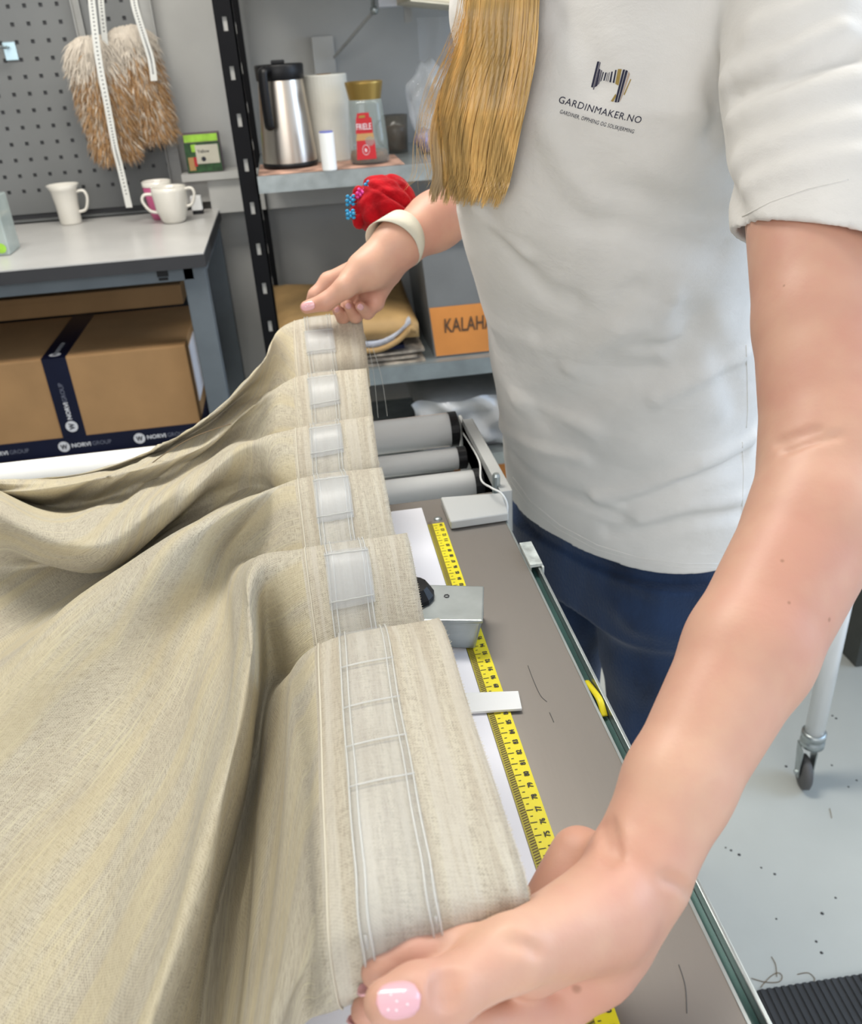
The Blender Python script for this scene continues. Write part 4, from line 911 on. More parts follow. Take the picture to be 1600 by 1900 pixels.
# ------------------------------------------------------------------ CURTAIN
def H(px, py, h): return onz(px, py, TZ + h)
def W(x, y, h): return np.array([x, y, TZ + h])
XL = -.024
rowsC = [
 # right edge, inner hem, then out to the left
 [W(.058,.236,.070), W(XL,.226,.070), H(560,1905,.045), H(500,2010,.030), H(450,2150,.022), H(400,2400,.015)],
 [W(.0595,.228,.090), W(XL,.216,.092), H(562,1850,.062), H(495,1990,.045), H(445,2130,.030), H(395,2380,.02)],
 [W(.060,.232,.116), W(XL,.222,.118), H(575,1770,.088), H(505,1900,.060), H(445,2080,.040), H(390,2340,.03)],
 [W(.059,.262,.122), W(XL+.001,.255,.124), H(570,1640,.094), H(515,1770,.064), H(450,1990,.038), H(385,2280,.025)],
 [W(.057,.330,.122), W(XL+.002,.322,.122), H(562,1470,.094), H(520,1590,.058), H(455,1850,.030), H(380,2200,.02)],
 [W(.055,.429,.117), W(XL+.004,.419,.117), H(541,1255,.092), H(505,1400,.052), H(440,1720,.022), H(372,2120,.014)],
 [W(.053,.446,.096), W(XL+.003,.436,.094), H(520,1270,.062), H(488,1420,.028), H(420,1730,.012), H(362,2100,.010)],
 [W(.053,.458,.055), W(XL+.002,.450,.050), H(508,1262,.030), H(474,1400,.016), H(400,1720,.008), H(345,2080,.008)],
 [W(.052,.487,.076), W(XL,.480,.074), H(496,1165,.062), H(478,1320,.044), H(408,1640,.034), H(318,1960,.030)],
 [W(.051,.551,.107), W(XL-.002,.545,.110), H(484,1052,.108), H(466,1230,.100), H(398,1540,.090), H(284,1880,.080)],
 [W(.050,.567,.098), W(XL-.002,.560,.096), H(462,1040,.078), H(430,1210,.064), H(350,1490,.052), H(205,1860,.044)],
 [W(.048,.585,.052), W(XL-.003,.578,.050), H(446,1036,.046), H(392,1180,.036), H(270,1430,.026), H(60,1800,.020)],
 [W(.047,.622,.070), W(XL-.004,.616,.068), H(450,985,.056), H(375,1090,.046), H(225,1270,.036), H(-60,1560,.028)],
 [W(.0465,.703,.092), W(XL-.006,.699,.092), H(482,922,.092), H(372,982,.090), H(203,1088,.076), H(-20,1262,.058)],
 [W(.046,.717,.080), W(XL-.006,.712,.078), H(488,915,.062), H(385,962,.052), H(215,1062,.034), H(-10,1225,.022)],
 [W(.046,.728,.058), W(XL-.006,.722,.055), H(482,900,.046), H(382,945,.026), H(218,1048,.008), H(-10,1180,.006)],
 [W(.047,.745,.078), W(XL-.006,.740,.074), H(470,878,.062), H(362,940,.026), H(212,1030,.004), H(-30,1060,.004)],
 [W(.048,.800,.103), W(XL-.005,.796,.100), H(452,832,.092), H(336,934,.060), H(196,1058,.042), H(-40,990,.044)],
 [W(.0485,.812,.094), W(XL-.005,.807,.090), H(446,824,.080), H(328,912,.070), H(176,1015,.082), H(-60,940,.080)],
 [W(.050,.828,.064), W(XL-.004,.824,.060), H(446,812,.066), H(322,895,.062), H(140,968,.078), H(-60,900,.086)],
 [W(.052,.852,.083), W(XL-.003,.848,.078), H(446,790,.072), H(325,872,.058), H(104,938,.026), H(-70,893,.055)],
 [W(.0545,.920,.111), W(XL-.002,.916,.110), H(478,748,.098), H(366,835,.078), H(125,900,.076), H(-70,905,.040)],
 [W(.056,.934,.102), W(XL-.001,.930,.100), H(474,742,.092), H(364,822,.077), H(150,890,.072), H(-40,898,.060)],
 [W(.058,.950,.078), W(XL,.946,.074), H(470,738,.086), H(364,812,.077), H(175,882,.068), H(-40,892,.064)],
 [W(.060,.972,.093), W(XL,.968,.090), H(474,720,.092), H(368,798,.076), H(190,876,.056), H(-30,892,.058)],
 [W(.063,1.066,.134), W(XL+.003,1.062,.132), H(474,690,.128), H(380,780,.100), H(205,866,.066), H(-20,896,.050)],
 [W(.064,1.080,.124), W(XL+.003,1.074,.122), H(472,690,.112), H(376,782,.084), H(204,866,.052), H(-20,896,.036)],
 [W(.064,1.086,.085), W(XL+.003,1.080,.080), H(474,700,.085), H(380,792,.060), H(208,872,.034), H(-18,902,.020)],
]
G = np.array(rowsC)                      # rows x cols x 3
ex_ = G[:, -1] + (G[:, -1] - G[:, -2]) * 2.6; ex_[:, 2] = np.clip(ex_[:, 2], TZ + .012, None); G = np.concatenate([G, ex_[:, None]], 1)
def cr(P, n, axis):
    P = np.moveaxis(P, axis, 0); N = len(P); out = []
    for i in range(N - 1):
        p0, p1, p2, p3 = P[max(i-1, 0)], P[i], P[i+1], P[min(i+2, N-1)]
        # centripetal style: limit tangents to avoid overshoot
        d01 = np.linalg.norm(p1 - p0, axis=-1, keepdims=True) + 1e-6; d12 = np.linalg.norm(p2 - p1, axis=-1, keepdims=True) + 1e-6; d23 = np.linalg.norm(p3 - p2, axis=-1, keepdims=True) + 1e-6
        m1 = (p1 - p0) / d01 * .5 + (p2 - p1) / d12 * .5; m2 = (p2 - p1) / d12 * .5 + (p3 - p2) / d23 * .5
        if i == 0: m1 = (p2 - p1) / d12
        if i == N - 2: m2 = (p2 - p1) / d12
        m1 = m1 * d12; m2 = m2 * d12
        for t in np.linspace(0, 1, n, endpoint=False):
            out.append((2*t**3 - 3*t*t + 1) * p1 + (t**3 - 2*t*t + t) * m1 + (-2*t**3 + 3*t*t) * p2 + (t**3 - t*t) * m2)
    out.append(P[-1]); return np.moveaxis(np.array(out), 0, axis)
NU, NV = 9, 16
G1 = cr(G, NU, 0); G2 = cr(G1, NV, 1)
nu, nv = G2.shape[:2]
# keep the hem band (cols 0..NV) straight and even
# arc lengths for the weave
du = np.zeros((nu, nv)); du[1:] = np.cumsum(np.linalg.norm(np.diff(G2, axis=0), axis=2), 0)
dv = np.zeros((nu, nv)); dv[:, 1:] = np.cumsum(np.linalg.norm(np.diff(G2, axis=1), axis=2), 1)
mid_ = 9 * NU
Uc = du - du[mid_:mid_+1] * 1.0
wb_ = np.median(dv[:, NV]); Vc = dv.copy(); Vc[:, :NV+1] *= (.080 / dv[:, NV:NV+1]); Vc[:, NV+1:] = dv[:, NV+1:] - dv[:, NV:NV+1] + .080
# surface normals
Tu = np.gradient(G2, axis=0); Tv = np.gradient(G2, axis=1); Nn = np.cross(Tv, Tu); Nn /= np.linalg.norm(Nn, axis=2, keepdims=True) + 1e-9
if Nn[3 * NU + 4, 4, 2] < 0: Nn = -Nn
# gentle waviness
uu, vv_ = np.meshgrid(np.arange(nu), np.arange(nv), indexing='ij')
amp = np.clip((vv_ - NV) / 20.0, 0, 1) * .0018 + .0004
rk = np.clip((np.linalg.norm(Tu, axis=2) * NU - .006) / .03, 0, 1)
G2 = G2 + Nn * (amp * rk * (np.sin(Uc * 60 + Vc * 21) * .5 + np.sin(Vc * 55 + Uc * 25 + 1) * .6))[..., None]
G2[..., 2] = np.maximum(G2[..., 2], TZ + .003)
t = thing('linen_curtain', (0, .45, TZ), 'beige linen curtain gathered into pleats along its clear heading tape', 'curtain')
org = np.array(t.matrix_world.translation)
def gridmesh(name, P, uvs=None, m=None, parent=None, solid=0.0, colors=None):
    n1, n2 = P.shape[:2]; vs = (P - org).reshape(-1, 3)
    I = np.arange(n1 * n2).reshape(n1, n2)
    q = np.stack([I[:-1, :-1], I[1:, :-1], I[1:, 1:], I[:-1, 1:]], -1).reshape(-1, 4)
    me = bpy.data.meshes.new(name); me.from_pydata(vs.tolist(), [], q.tolist())
    me.polygons.foreach_set('use_smooth', [True] * len(me.polygons))
    if uvs is not None:
        ul = me.uv_layers.new(name='UVMap'); li = np.zeros(len(me.loops), int); me.loops.foreach_get('vertex_index', li)
        ul.data.foreach_set('uv', uvs.reshape(-1, 2)[li].ravel())
    for x in (m if isinstance(m, list) else [m]): me.materials.append(x)
    o = bpy.data.objects.new(name, me); C.objects.link(o); o.parent = parent
    if solid: md = o.modifiers.new('solid', 'SOLIDIFY'); md.thickness = solid; md.offset = -1
    return o
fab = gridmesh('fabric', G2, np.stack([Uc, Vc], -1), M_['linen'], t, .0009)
# edge fringe along the cut top edge, hem ridge
def samp(fu, fv):
    fu = np.clip(fu, 0, nu - 1.001); fv = np.clip(fv, 0, nv - 1.001); i, j = int(fu), int(fv); a, c_ = fu - i, fv - j
    f = lambda A: A[i, j]*(1-a)*(1-c_) + A[i+1, j]*a*(1-c_) + A[i, j+1]*(1-a)*c_ + A[i+1, j+1]*a*c_
    return f(G2), f(Nn)
fr2 = nb()
for i in np.arange(0, nu - 1, .22):
    p, n_ = samp(i, 0); q_, _ = samp(i, 1.0); d = (p - q_); d /= np.linalg.norm(d)
    e = p + d * RNG.uniform(.0003, .0011) + n_ * RNG.normal(0, .0004); s = samp(min(i + .3, nu - 1.1), 0)[0] - p; s = s / (np.linalg.norm(s) + 1e-9) * .00022
    fr2.faces.new([fr2.verts.new(x) for x in (p - s, p + s, e + s * .5, e - s * .5)])
o = part('frayed_edge', fr2, mat('fray_thread', (.62, .55, .40), .8, noise=0), t); o['kind'] = 'stuff'
hem = nb(); tube(hem, [samp(i, NV - .25)[0] + samp(i, NV - .25)[1] * .0004 for i in np.arange(0, nu - 1, 1.0)], .0006, 6)
part('hem_fold', hem, mat('hem_thread', (.66, .61, .49), .8), t, smooth=True)
# gather tape
c0, c1 = NV * .42, NV * .80
us = np.arange(10, nu - 2, 1.0)
TP = np.array([[samp(i, c0 + (c1 - c0) * k / 6)[0] + samp(i, c0 + (c1 - c0) * k / 6)[1] * .0012 for k in range(7)] for i in us])
o = gridmesh('heading_tape', TP, None, M_['gtape'], t, .0003); o['label'] = 'clear gathering tape sewn along the heading'
crd = nb()
for cc in (c0 + .15, c0 + .75, c1 - .9, c1 - .15):
    tube(crd, [samp(i, cc + .05 * math.sin(i * .7))[0] + samp(i, cc)[1] * .0018 for i in us[::1]], .00050, 5)
for cc in (c0 + .4, c1 - .5):
    s0 = samp(10, cc)[0] + samp(10, cc)[1] * .002
    tube(crd, sm([samp(18, cc)[0] + samp(18, cc)[1] * .002, s0, s0 + np.array([.004, -.014, -.002]), s0 + np.array([.006, -.022, -.014])], 5), .0007, 5)
part('cord', crd, M_['thread'], t, smooth=True)
# pockets (ladder loops) on the tape
centers = []
rowpos = [9.25, 13.2, 17.15, 21.2, 25.1]
for rp in (8.55, 12.55, 16.55, 20.55, 24.45): centers.append((rp * NU, 2.6 if rp < 24 else 1.6, .0022, 'gtape2'))
for cu, hw, lift, mm in centers:
    P = np.array([[samp(cu - hw + 2 * hw * a / 10, c0 - .25 + (c1 - c0 + .5) * k / 6)[0] + samp(cu, c0 + 1)[1] * (.0018 + lift * math.sin(math.pi * a / 10) + .0006 * math.sin(3 * k)) for k in range(7)] for a in range(11)])
    gridmesh('tape_pocket', P, None, M_[mm], t, .0003)
    for a in (1, 9):
        b = nb(); tube(b, [P[a, k] + np.array([0, 0, .0004]) for k in range(7)], .0005, 5); part('pocket_seam', b, M_['thread'], t, smooth=True)
for cu in (3.55, 3.95, 4.25, 4.55):
    b = nb(); tube(b, [samp(cu * NU, c0 + (c1 - c0) * k / 6)[0] + samp(cu * NU, c0)[1] * .0018 for k in range(7)], .0005, 5); part('pocket_seam', b, M_['thread'], t, smooth=True)
# loose threads hanging from the far end
b = nb()
for pts in (((683, 640), (693, 690), (702, 775)), ((690, 640), (708, 700), (719, 772))):
    tube(b, sm([ony(*p, 1.03) for p in pts], 6), .0004, 5)
tube(b, sm([W(.060, 1.05, .125), ony(683, 640, 1.03)], 3), .0004, 5)
part('loose_thread', b, M_['thread'], t)
# dark pulled thread near the roller
b = nb(); tube(b, sm([H(*p) for p in ((262, 876, .066), (300, 846, .082), (350, 815, .096), (395, 797, .100), (428, 787, .102))], 6), .0005, 5)
part('pulled_thread', b, M_['scrap'], t)

# ------------------------------------------------------------------ PERSON (implicit surfaces)
import openvdb as vdb
class Field:
    def __init__(s, lo, hi, h):
        s.lo = np.array(lo, float); s.h = h; s.n = np.ceil((np.array(hi) - s.lo) / h).astype(int) + 1
        s.a = np.full(s.n, .1, np.float32)
        s.ax = [s.lo[i] + np.arange(s.n[i]) * h for i in range(3)]
    def blk(s, lo, hi):
        i0 = np.clip(np.floor((np.array(lo) - s.lo) / s.h).astype(int), 0, s.n); i1 = np.clip(np.ceil((np.array(hi) - s.lo) / s.h).astype(int) + 1, 0, s.n)
        sl = tuple(slice(a, b_) for a, b_ in zip(i0, i1)); X = s.ax[0][sl[0]][:, None, None]; Y = s.ax[1][sl[1]][None, :, None]; Z = s.ax[2][sl[2]][None, None, :]
        return sl, X.astype(np.float32), Y.astype(np.float32), Z.astype(np.float32)
    def cap(s, a, b_, ra, rb, k=.01, op='u', sq=None):
        a, b_ = np.array(a, float), np.array(b_, float); R = max(ra, rb) * (1.6 if sq else 1) + k + .012
        sl, X, Y, Z = s.blk(np.minimum(a, b_) - R, np.maximum(a, b_) + R)
        if 0 in s.a[sl].shape: return
        d = capd(X, Y, Z, a, b_, ra, rb, sq)
        s.comb(sl, d, k, op)
    def comb(s, sl, d, k, op):
        A = s.a[sl]
        if op == 'u': h = np.maximum(k - np.abs(A - d), 0) / k; s.a[sl] = np.minimum(A, d) - h * h * k * .25
        else: d = -d; h = np.maximum(k - np.abs(A - d), 0) / k; s.a[sl] = np.maximum(A, d) + h * h * k * .25
    def mesh(s):
        g = vdb.FloatGrid(); g.background = .1; g.copyFromArray(s.a); p, q = g.convertToQuads(0.0)
        return p * s.h + s.lo, q
def capd(X, Y, Z, a, b_, ra, rb, sq=None):
    ab = b_ - a; L2 = float(ab @ ab) + 1e-12
    t_ = np.clip(((X - a[0]) * ab[0] + (Y - a[1]) * ab[1] + (Z - a[2]) * ab[2]) / L2, 0, 1)
    dx, dy, dz = X - a[0] - ab[0] * t_, Y - a[1] - ab[1] * t_, Z - a[2] - ab[2] * t_
    d2 = dx*dx + dy*dy + dz*dz
    if sq is not None:      # sq = (direction, factor): flatter along that direction
        n_, f = np.array(sq[0]) / np.linalg.norm(sq[0]), sq[1]; c_ = dx*n_[0] + dy*n_[1] + dz*n_[2]; d2 = d2 + c_*c_*(1/(f*f) - 1)
    return np.sqrt(d2) - (ra + (rb - ra) * t_)
AL = math.radians(29); FW = np.array([-math.cos(AL), -math.sin(AL)]); LF = np.array([math.sin(AL), -math.cos(AL)])
RG = np.array([(.60, .400, .985, .19, .14), (.78, .400, .985, .187, .137), (.86, .388, .975, .179, .133), (.95, .368, .96, .171, .126), (1.08, .342, .92, .164, .122), (1.15, .322, .895, .161, .128), (1.22, .305, .868, .160, .134), (1.32, .292, .815, .163, .118), (1.40, .287, .792, .150, .086), (1.445, .284, .785, .10, .062)])
RG[:, 0] += 0.0
def torso(X, Y, Z, g=0.0):
    zz = np.clip(Z, RG[0, 0], RG[-1, 0])
    cx, cy, a, b_ = [np.interp(zz, RG[:, 0], RG[:, i]).astype(np.float32) for i in (1, 2, 3, 4)]
    l = (X - cx) * LF[0] + (Y - cy) * LF[1]; f = (X - cx) * FW[0] + (Y - cy) * FW[1]
    a = a + g; b_ = b_ + g
    q = (np.abs(l / a) ** 2.25 + np.abs(f / b_) ** 2.25) ** (1 / 2.25)
    d = (q - 1) * np.minimum(a, b_) * (1 + .25 * np.minimum(np.abs(l / a), 1))
    return np.maximum(d, Z - RG[-1, 0])
SHn = np.array([.362, .655, 1.385]); SHf = np.array([.212, .925, 1.395])
EL = dep(1545, 835, .505); WR = dep(1195, 1592, .405)
ELf = np.array([.315, 1.165, 1.235]); WRf = dep(737, 455, 1.0)

# ---- body (arms, hands, neck, head, trunk) : one continuous surface
h_ = .0022
F = Field((-.06, .10, 1.00), (.60, 1.30, 1.80), h_)
def trunk_into(Fd, lo, hi, g):
    sl, X, Y, Z = Fd.blk(lo, hi); Fd.comb(sl, torso(X, Y, Z, g).astype(np.float32), .02, 'u')
trunk_into(F, (.05, .55, 1.0), (.6, 1.2, 1.46), -.016)
# neck and head (above the frame), bowed toward the work
hd = np.array([.235, .800, 1.660]); nk0 = np.array([.284, .785, 1.42]); nk1 = hd + np.array([.03, .015, -.06])
F.cap(nk0, nk1, .056, .052, .03)
F.cap(hd + np.array([.015, .008, .03]), hd + np.array([.0, 0, .0]), .082, .076, .03)
fc = np.array([-.80, -.44, -.42]); fc /= np.linalg.norm(fc); upv = np.array([-.37, -.20, .90]); sdv = np.cross(fc, upv)
F.cap(hd + fc * .02, hd + fc * .045 - upv * .055, .062, .040, .03)          # jaw
F.cap(hd + fc * .080 + upv * .018, hd + fc * .098 - upv * .012, .007, .011, .012)   # nose
for s in (-1, 1):
    F.cap(hd + fc * .066 + sdv * .030 * s + upv * .024, hd + fc * .070 + sdv * .026 * s + upv * .024, .011, .011, .006)
    F.cap(hd + sdv * .078 * s + upv * .02, hd + sdv * .080 * s - upv * .025, .014, .010, .008, sq=(sdv, .45))
F.cap(hd + fc * .082 - sdv * .017 - upv * .040, hd + fc * .082 + sdv * .017 - upv * .040, .007, .007, .006)
F.cap(hd + fc * .091 - sdv * .018 - upv * .038, hd + fc * .091 + sdv * .018 - upv * .038, .0018, .0018, .004, 's')
# near arm (her left)
def mixp(a, b_, t_): return a + (b_ - a) * t_
F.cap(SHn + np.array([.016, .0, -.004]), mixp(SHn, EL, .35), .043, .041, .012)
F.cap(mixp(SHn, EL, .35), mixp(SHn, EL, .75), .041, .0395, .006)
F.cap(mixp(SHn, EL, .75), EL, .0395, .0395, .006)
fa = [EL, mixp(EL, WR, .22), mixp(EL, WR, .55), mixp(EL, WR, .85), WR]
sx_ = np.array([.985, -.12, 0]); fa[1] = fa[1] + sx_ * .010; fa[2] = fa[2] + sx_ * .005
rad = [.0395, .0365, .0325, .0255, .0238]
for i in range(4): F.cap(fa[i], fa[i+1], rad[i], rad[i+1], .008)
# hand, near
mcp = {'index': dep(985, 1786, .372), 'middle': dep(1035, 1880, .385), 'ring': dep(1068, 1945, .402), 'pinky': dep(1085, 2000, .42)}
pip = {'index': dep(852, 1763, .351), 'middle': dep(885, 1905, .362), 'ring': dep(930, 1990, .385), 'pinky': dep(990, 2060, .405)}
dip = {'index': dep(768, 1778, .345), 'middle': dep(780, 1890, .352), 'ring': dep(830, 2000, .372), 'pinky': dep(900, 2075, .395)}
tip = {'index': dep(704, 1802, .341), 'middle': dep(686, 1876, .348), 'ring': dep(740, 1990, .362), 'pinky': dep(830, 2065, .386)}
fr0 = {'index': .0112, 'middle': .0114, 'ring': .0108, 'pinky': .0098}
for k_ in mcp:
    F.cap(mixp(WR, mcp[k_], .10), mcp[k_], .0165, .0130, .010)
    F.cap(mcp[k_], pip[k_], fr0[k_] + .0008, fr0[k_] - .0012, .006); F.cap(pip[k_], dip[k_], fr0[k_] - .0010, fr0[k_] - .0022, .004); F.cap(dip[k_], tip[k_], fr0[k_] - .0022, fr0[k_] - .0036, .004)
F.cap(dep(1180, 1630, .40), dep(1105, 1790, .392), .0195, .0165, .012)                 # dorsum
F.cap(dep(1075, 1590, .432), dep(1000, 1730, .415), .0150, .0150, .012)             # heel of the palm on the far side
F.cap(dep(1130, 1690, .385), dep(1020, 1740, .368), .018, .0155, .012)
T0, T1, T2, T3 = dep(1120, 1700, .378), dep(950, 1768, .343), dep(830, 1842, .324), dep(735, 1858, .314)
F.cap(T0, T1, .0185, .0138, .012); F.cap(T1, T2, .0138, .0108, .005); F.cap(T2, mixp(T2, T3, .6), .0112, .0112, .006); F.cap(mixp(T2, T3, .6), T3 + (T3 - T2) * .18, .0112, .0085, .006)
# far arm (her right)
F.cap(SHf, mixp(SHf, ELf, .5), .046, .042, .03); F.cap(mixp(SHf, ELf, .5), ELf, .042, .038, .02)
F.cap(ELf, mixp(ELf, WRf, .3), .038, .0385, .02); F.cap(mixp(ELf, WRf, .3), mixp(ELf, WRf, .75), .0385, .0305, .02); F.cap(mixp(ELf, WRf, .75), WRf, .0305, .0265, .02)
F.cap(WRf, dep(690, 497, .995), .0262, .0215, .015)
F.cap(dep(690, 497, .995), dep(655, 520, 1.0), .0215, .0170, .015)
F.cap(dep(715, 505, 1.02), dep(690, 545, 1.04), .0190, .0150, .015)
def fing(pts, rs, k=.005):
    for i in range(len(pts) - 1): F.cap(pts[i], pts[i+1], rs[i], rs[i+1], k)
fing([dep(660, 505, 1.02), dep(610, 522, 1.03), dep(586, 548, 1.03), dep(574, 571, 1.04)], [.015, .0105, .0088, .0070])
fing([dep(672, 500, .99), dep(642, 532, .985), dep(605, 560, .99), dep(569, 570, .995)], [.018, .0125, .0100, .0075])
fing([dep(670, 515, 1.05), dep(650, 560, 1.06), dep(637, 588, 1.055), dep(625, 574, 1.03)], [.014, .0100, .0082, .0064])
fing([dep(688, 525, 1.05), dep(676, 566, 1.05), dep(660, 586, 1.045), dep(646, 566, 1.02)], [.014, .0100, .0082, .0064])
fing([dep(705, 530, 1.03), dep(698, 562, 1.035), dep(682, 580, 1.03), dep(668, 568, 1.01)], [.013, .0092, .0075, .0060])
def bhit(px, py, t0=.25):
    r = ray(px, py); t_ = t0
    for _ in range(300):
        p = O + r * t_; i = (p - F.lo) / F.h; i0 = np.floor(i).astype(int)
        if (i0 < 0).any() or (i0 >= F.n - 1).any(): t_ += .01; continue
        f = i - i0; c8 = F.a[i0[0]:i0[0]+2, i0[1]:i0[1]+2, i0[2]:i0[2]+2]
        d = (((c8[0]*(1-f[0]) + c8[1]*f[0])[0])*(1-f[1]) + ((c8[0]*(1-f[0]) + c8[1]*f[0])[1])*f[1]); d = float(d[0]*(1-f[2]) + d[1]*f[2])
        if d < .0003: return p
        t_ += max(min(d, .04) * .7, .0004)
        if t_ > 1.3: return None
creases = [  # skin folds: pixel path, groove radius
 (((1112, 1515), (1120, 1550), (1128, 1600)), .0016), (((1130, 1520), (1140, 1560), (1146, 1590)), .0012), (((1235, 1628), (1262, 1640), (1285, 1660)), .0012),
 (((818, 1815), (815, 1840), (822, 1868)), .0012), (((830, 1810), (828, 1840), (834, 1872)), .0014), (((842, 1812), (842, 1842), (846, 1868)), .0010),
 (((1440, 822), (1475, 808), (1520, 795)), .0011), (((1450, 838), (1500, 820), (1560, 805)), .0011), (((940, 1745), (975, 1752), (1005, 1768)), .0010)]
cp_ = [([bhit(*p) for p in sm(pts, 4)], r * 1.35) for pts, r in creases]
for P, r in cp_:
    P = [p for p in P if p is not None]
    for i in range(len(P) - 1):
        e = (O - P[i]) / np.linalg.norm(O - P[i]) * (r * .45); F.cap(P[i] + e, P[i+1] + e, r, r, .0035, 's')
MOLES = [(bhit(*p), r) for p, r in (((1070, 1835), .0022), ((1313, 1040), .0010), ((1452, 1040), .0010), ((1540, 1150), .0012), ((1465, 1118), .0009), ((1590, 415), .0016), ((1455, 530), .0008))]
bp_, bq = F.mesh()
def sdfmesh(name, p, q, m):
    me = bpy.data.meshes.new(name); me.from_pydata(p.tolist(), [], q.tolist())
    me.polygons.foreach_set('use_smooth', [True] * len(me.polygons)); me.materials.append(m); me.update(); return me
ms_ = M_['skin']; bs_ = ms_.node_tree.nodes['Principled BSDF']; src = bs_.inputs['Base Color'].links[0].from_socket; geo_ = nd(ms_, 'ShaderNodeTexCoord')
for q, r in MOLES:
    if q is None: continue
    vd = nd(ms_, 'ShaderNodeVectorMath'); vd.operation = 'DISTANCE'; lk(ms_, geo_.outputs['Object'], vd.inputs[0]); vd.inputs[1].default_value = tuple(q)
    src = vmix(ms_, ramp(ms_, vd.outputs['Value'], r * .5, r * 1.3, .6, 0), src, (.30, .15, .09))
lk(ms_, src, bs_.inputs['Base Color'])
person = bpy.data.objects.new('person', sdfmesh('person', bp_, bq, M_['skin'])); C.objects.link(person)
tag(person, 'person with long blonde hair in white T-shirt and blue jeans holding the curtain', 'person')
md = person.modifiers.new('smooth', 'SMOOTH'); md.factor = .5; md.iterations = 1

def child(name, me, mats=None):
    o = bpy.data.objects.new(name, me); C.objects.link(o); o.parent = person
    if mats:
        for x in mats: me.materials.append(x)
    return o
def child_bm(name, bm, m, smooth=True, parent=None):
    bmesh.ops.recalc_face_normals(bm, faces=bm.faces)
    me = bpy.data.meshes.new(name); bm.to_mesh(me); bm.free()
    if smooth: me.polygons.foreach_set('use_smooth', [True] * len(me.polygons))
    o = bpy.data.objects.new(name, me); C.objects.link(o); o.parent = parent or person
    for x in (m if isinstance(m, (list, tuple)) else [m]): me.materials.append(x)
    return o

# ---- T-shirt
SLa = SHn + np.array([.012, .0, .0]); SLb = dep(1530, 428, .556); SLd = (EL - SHn) / np.linalg.norm(EL - SHn)
SFb = mixp(SHf, ELf, .62); SFd = (ELf - SHf) / np.linalg.norm(ELf - SHf)
def smn(A, B, k): h = np.maximum(k - np.abs(A - B), 0) / k; return np.minimum(A, B) - h*h*k*.25
def shirt0(X, Y, Z):
    d = torso(X, Y, Z)
    d = smn(d, capd(X, Y, Z, SLa, SLb + SLd * .05, .064, .0550), .009)
    d = smn(d, capd(X, Y, Z, SHf + np.array([.008, -.012, -.002]), SFb + SFd * .03, .058, .056), .014)
    return d
def hit(px, py, d0=.35, extra=0.0):
    r = ray(px, py); t_ = d0
    for _ in range(120):
        p = O + r * t_; d = float(shirt0(np.float32(p[0]), np.float32(p[1]), np.float32(p[2])))
        if d < .0004: return p
        t_ += max(d * .6, .0004)
        if t_ > 2: return None
    return p
hem_n, hem_f = .800, .848           # hem plane heights near / far
def hemz(X, Y): return .805 + (Y - .82) * .05
wr_ = [  # soft folds of the shirt: pixel path, height, width
 (((1395, 505), (1250, 560), (1150, 610), (1060, 680)), .0055, .012), (((1392, 590), (1280, 640), (1160, 700), (1080, 740), (1000, 760)), -.0070, .020),
 (((1400, 545), (1300, 590), (1200, 650)), -.0045, .012), (((1395, 815), (1300, 860), (1190, 910), (1110, 925)), .0060, .010), (((1380, 850), (1260, 900), (1160, 935)), -.0050, .012),
 (((1380, 950), (1290, 965), (1180, 990), (1130, 985)), -.0045, .010), (((1370, 925), (1280, 940), (1190, 965)), .0035, .009),
 (((905, 700), (960, 745), (1040, 770), (1100, 800)), .0045, .014), (((930, 790), (1000, 830), (1080, 850)), .0040, .010), (((950, 850), (1010, 900), (1090, 930), (1150, 960)), -.0035, .010),
 (((900, 400), (950, 470), (1010, 540), (1060, 560)), -.0050, .016), (((880, 380), (920, 430), (970, 470)), .0045, .011),
 (((1020, 250), (1060, 330), (1100, 380)), .0030, .016), (((1180, 360), (1250, 390), (1310, 400)), -.0035, .016), (((1100, 420), (1200, 440), (1330, 470)), -.0040, .018), (((1380, 660), (1300, 700), (1220, 740)), .0040, .010),
 (((1330, 130), (1330, 260), (1360, 380), (1385, 450)), -.0060, .008), (((1350, 150), (1450, 110), (1560, 60)), .0055, .009), (((1360, 220), (1460, 190), (1590, 150)), .0050, .009), (((1370, 300), (1460, 260), (1590, 230)), .0045, .009),
 (((1365, 180), (1450, 150), (1580, 100)), -.0050, .008), (((1380, 345), (1470, 310), (1590, 290)), .0035, .007), (((1400, 60), (1480, 30), (1560, 0)), .0045, .010), (((1040, 40), (1090, 90), (1110, 150)), -.0025, .014),
 (((920, 610), (1000, 640), (1080, 620), (1180, 560)), .0035, .018), (((1000, 620), (1090, 600), (1180, 540)), -.0030, .012), (((1250, 560), (1330, 650), (1370, 760)), -.003, .014),
]
TS = Field((.02, .42, .775), (.60, 1.25, 1.47), .0026)
sl, X, Y, Z = TS.blk((.02, .42, .775), (.60, 1.25, 1.47))
D0 = shirt0(X, Y, Z).astype(np.float32)
for pts, am, wd_ in wr_:
    P = [hit(*p) for p in pts]; P = [p for p in P if p is not None]
    if len(P) < 2: continue
    P = sm(P, 3); lo = P.min(0) - wd_ * 2.6; hi = P.max(0) + wd_ * 2.6
    s2, x2, y2, z2 = TS.blk(lo, hi); dm = None
    for a, b_ in zip(P[:-1], P[1:]):
        d = capd(x2, y2, z2, a, b_, 0, 0); dm = d if dm is None else np.minimum(dm, d)
    D0[s2] -= (1.35 * am * np.exp(-(dm / wd_) ** 2)).astype(np.float32)
# broad irregular waviness of cloth
D0 -= (.0016 * np.sin(31 * X + 17 * Z) * np.sin(23 * Z - 19 * Y) + .0010 * np.sin(60 * Z + 35 * Y + 20 * X) * np.sin(47 * Y - 21 * Z)).astype(np.float32)
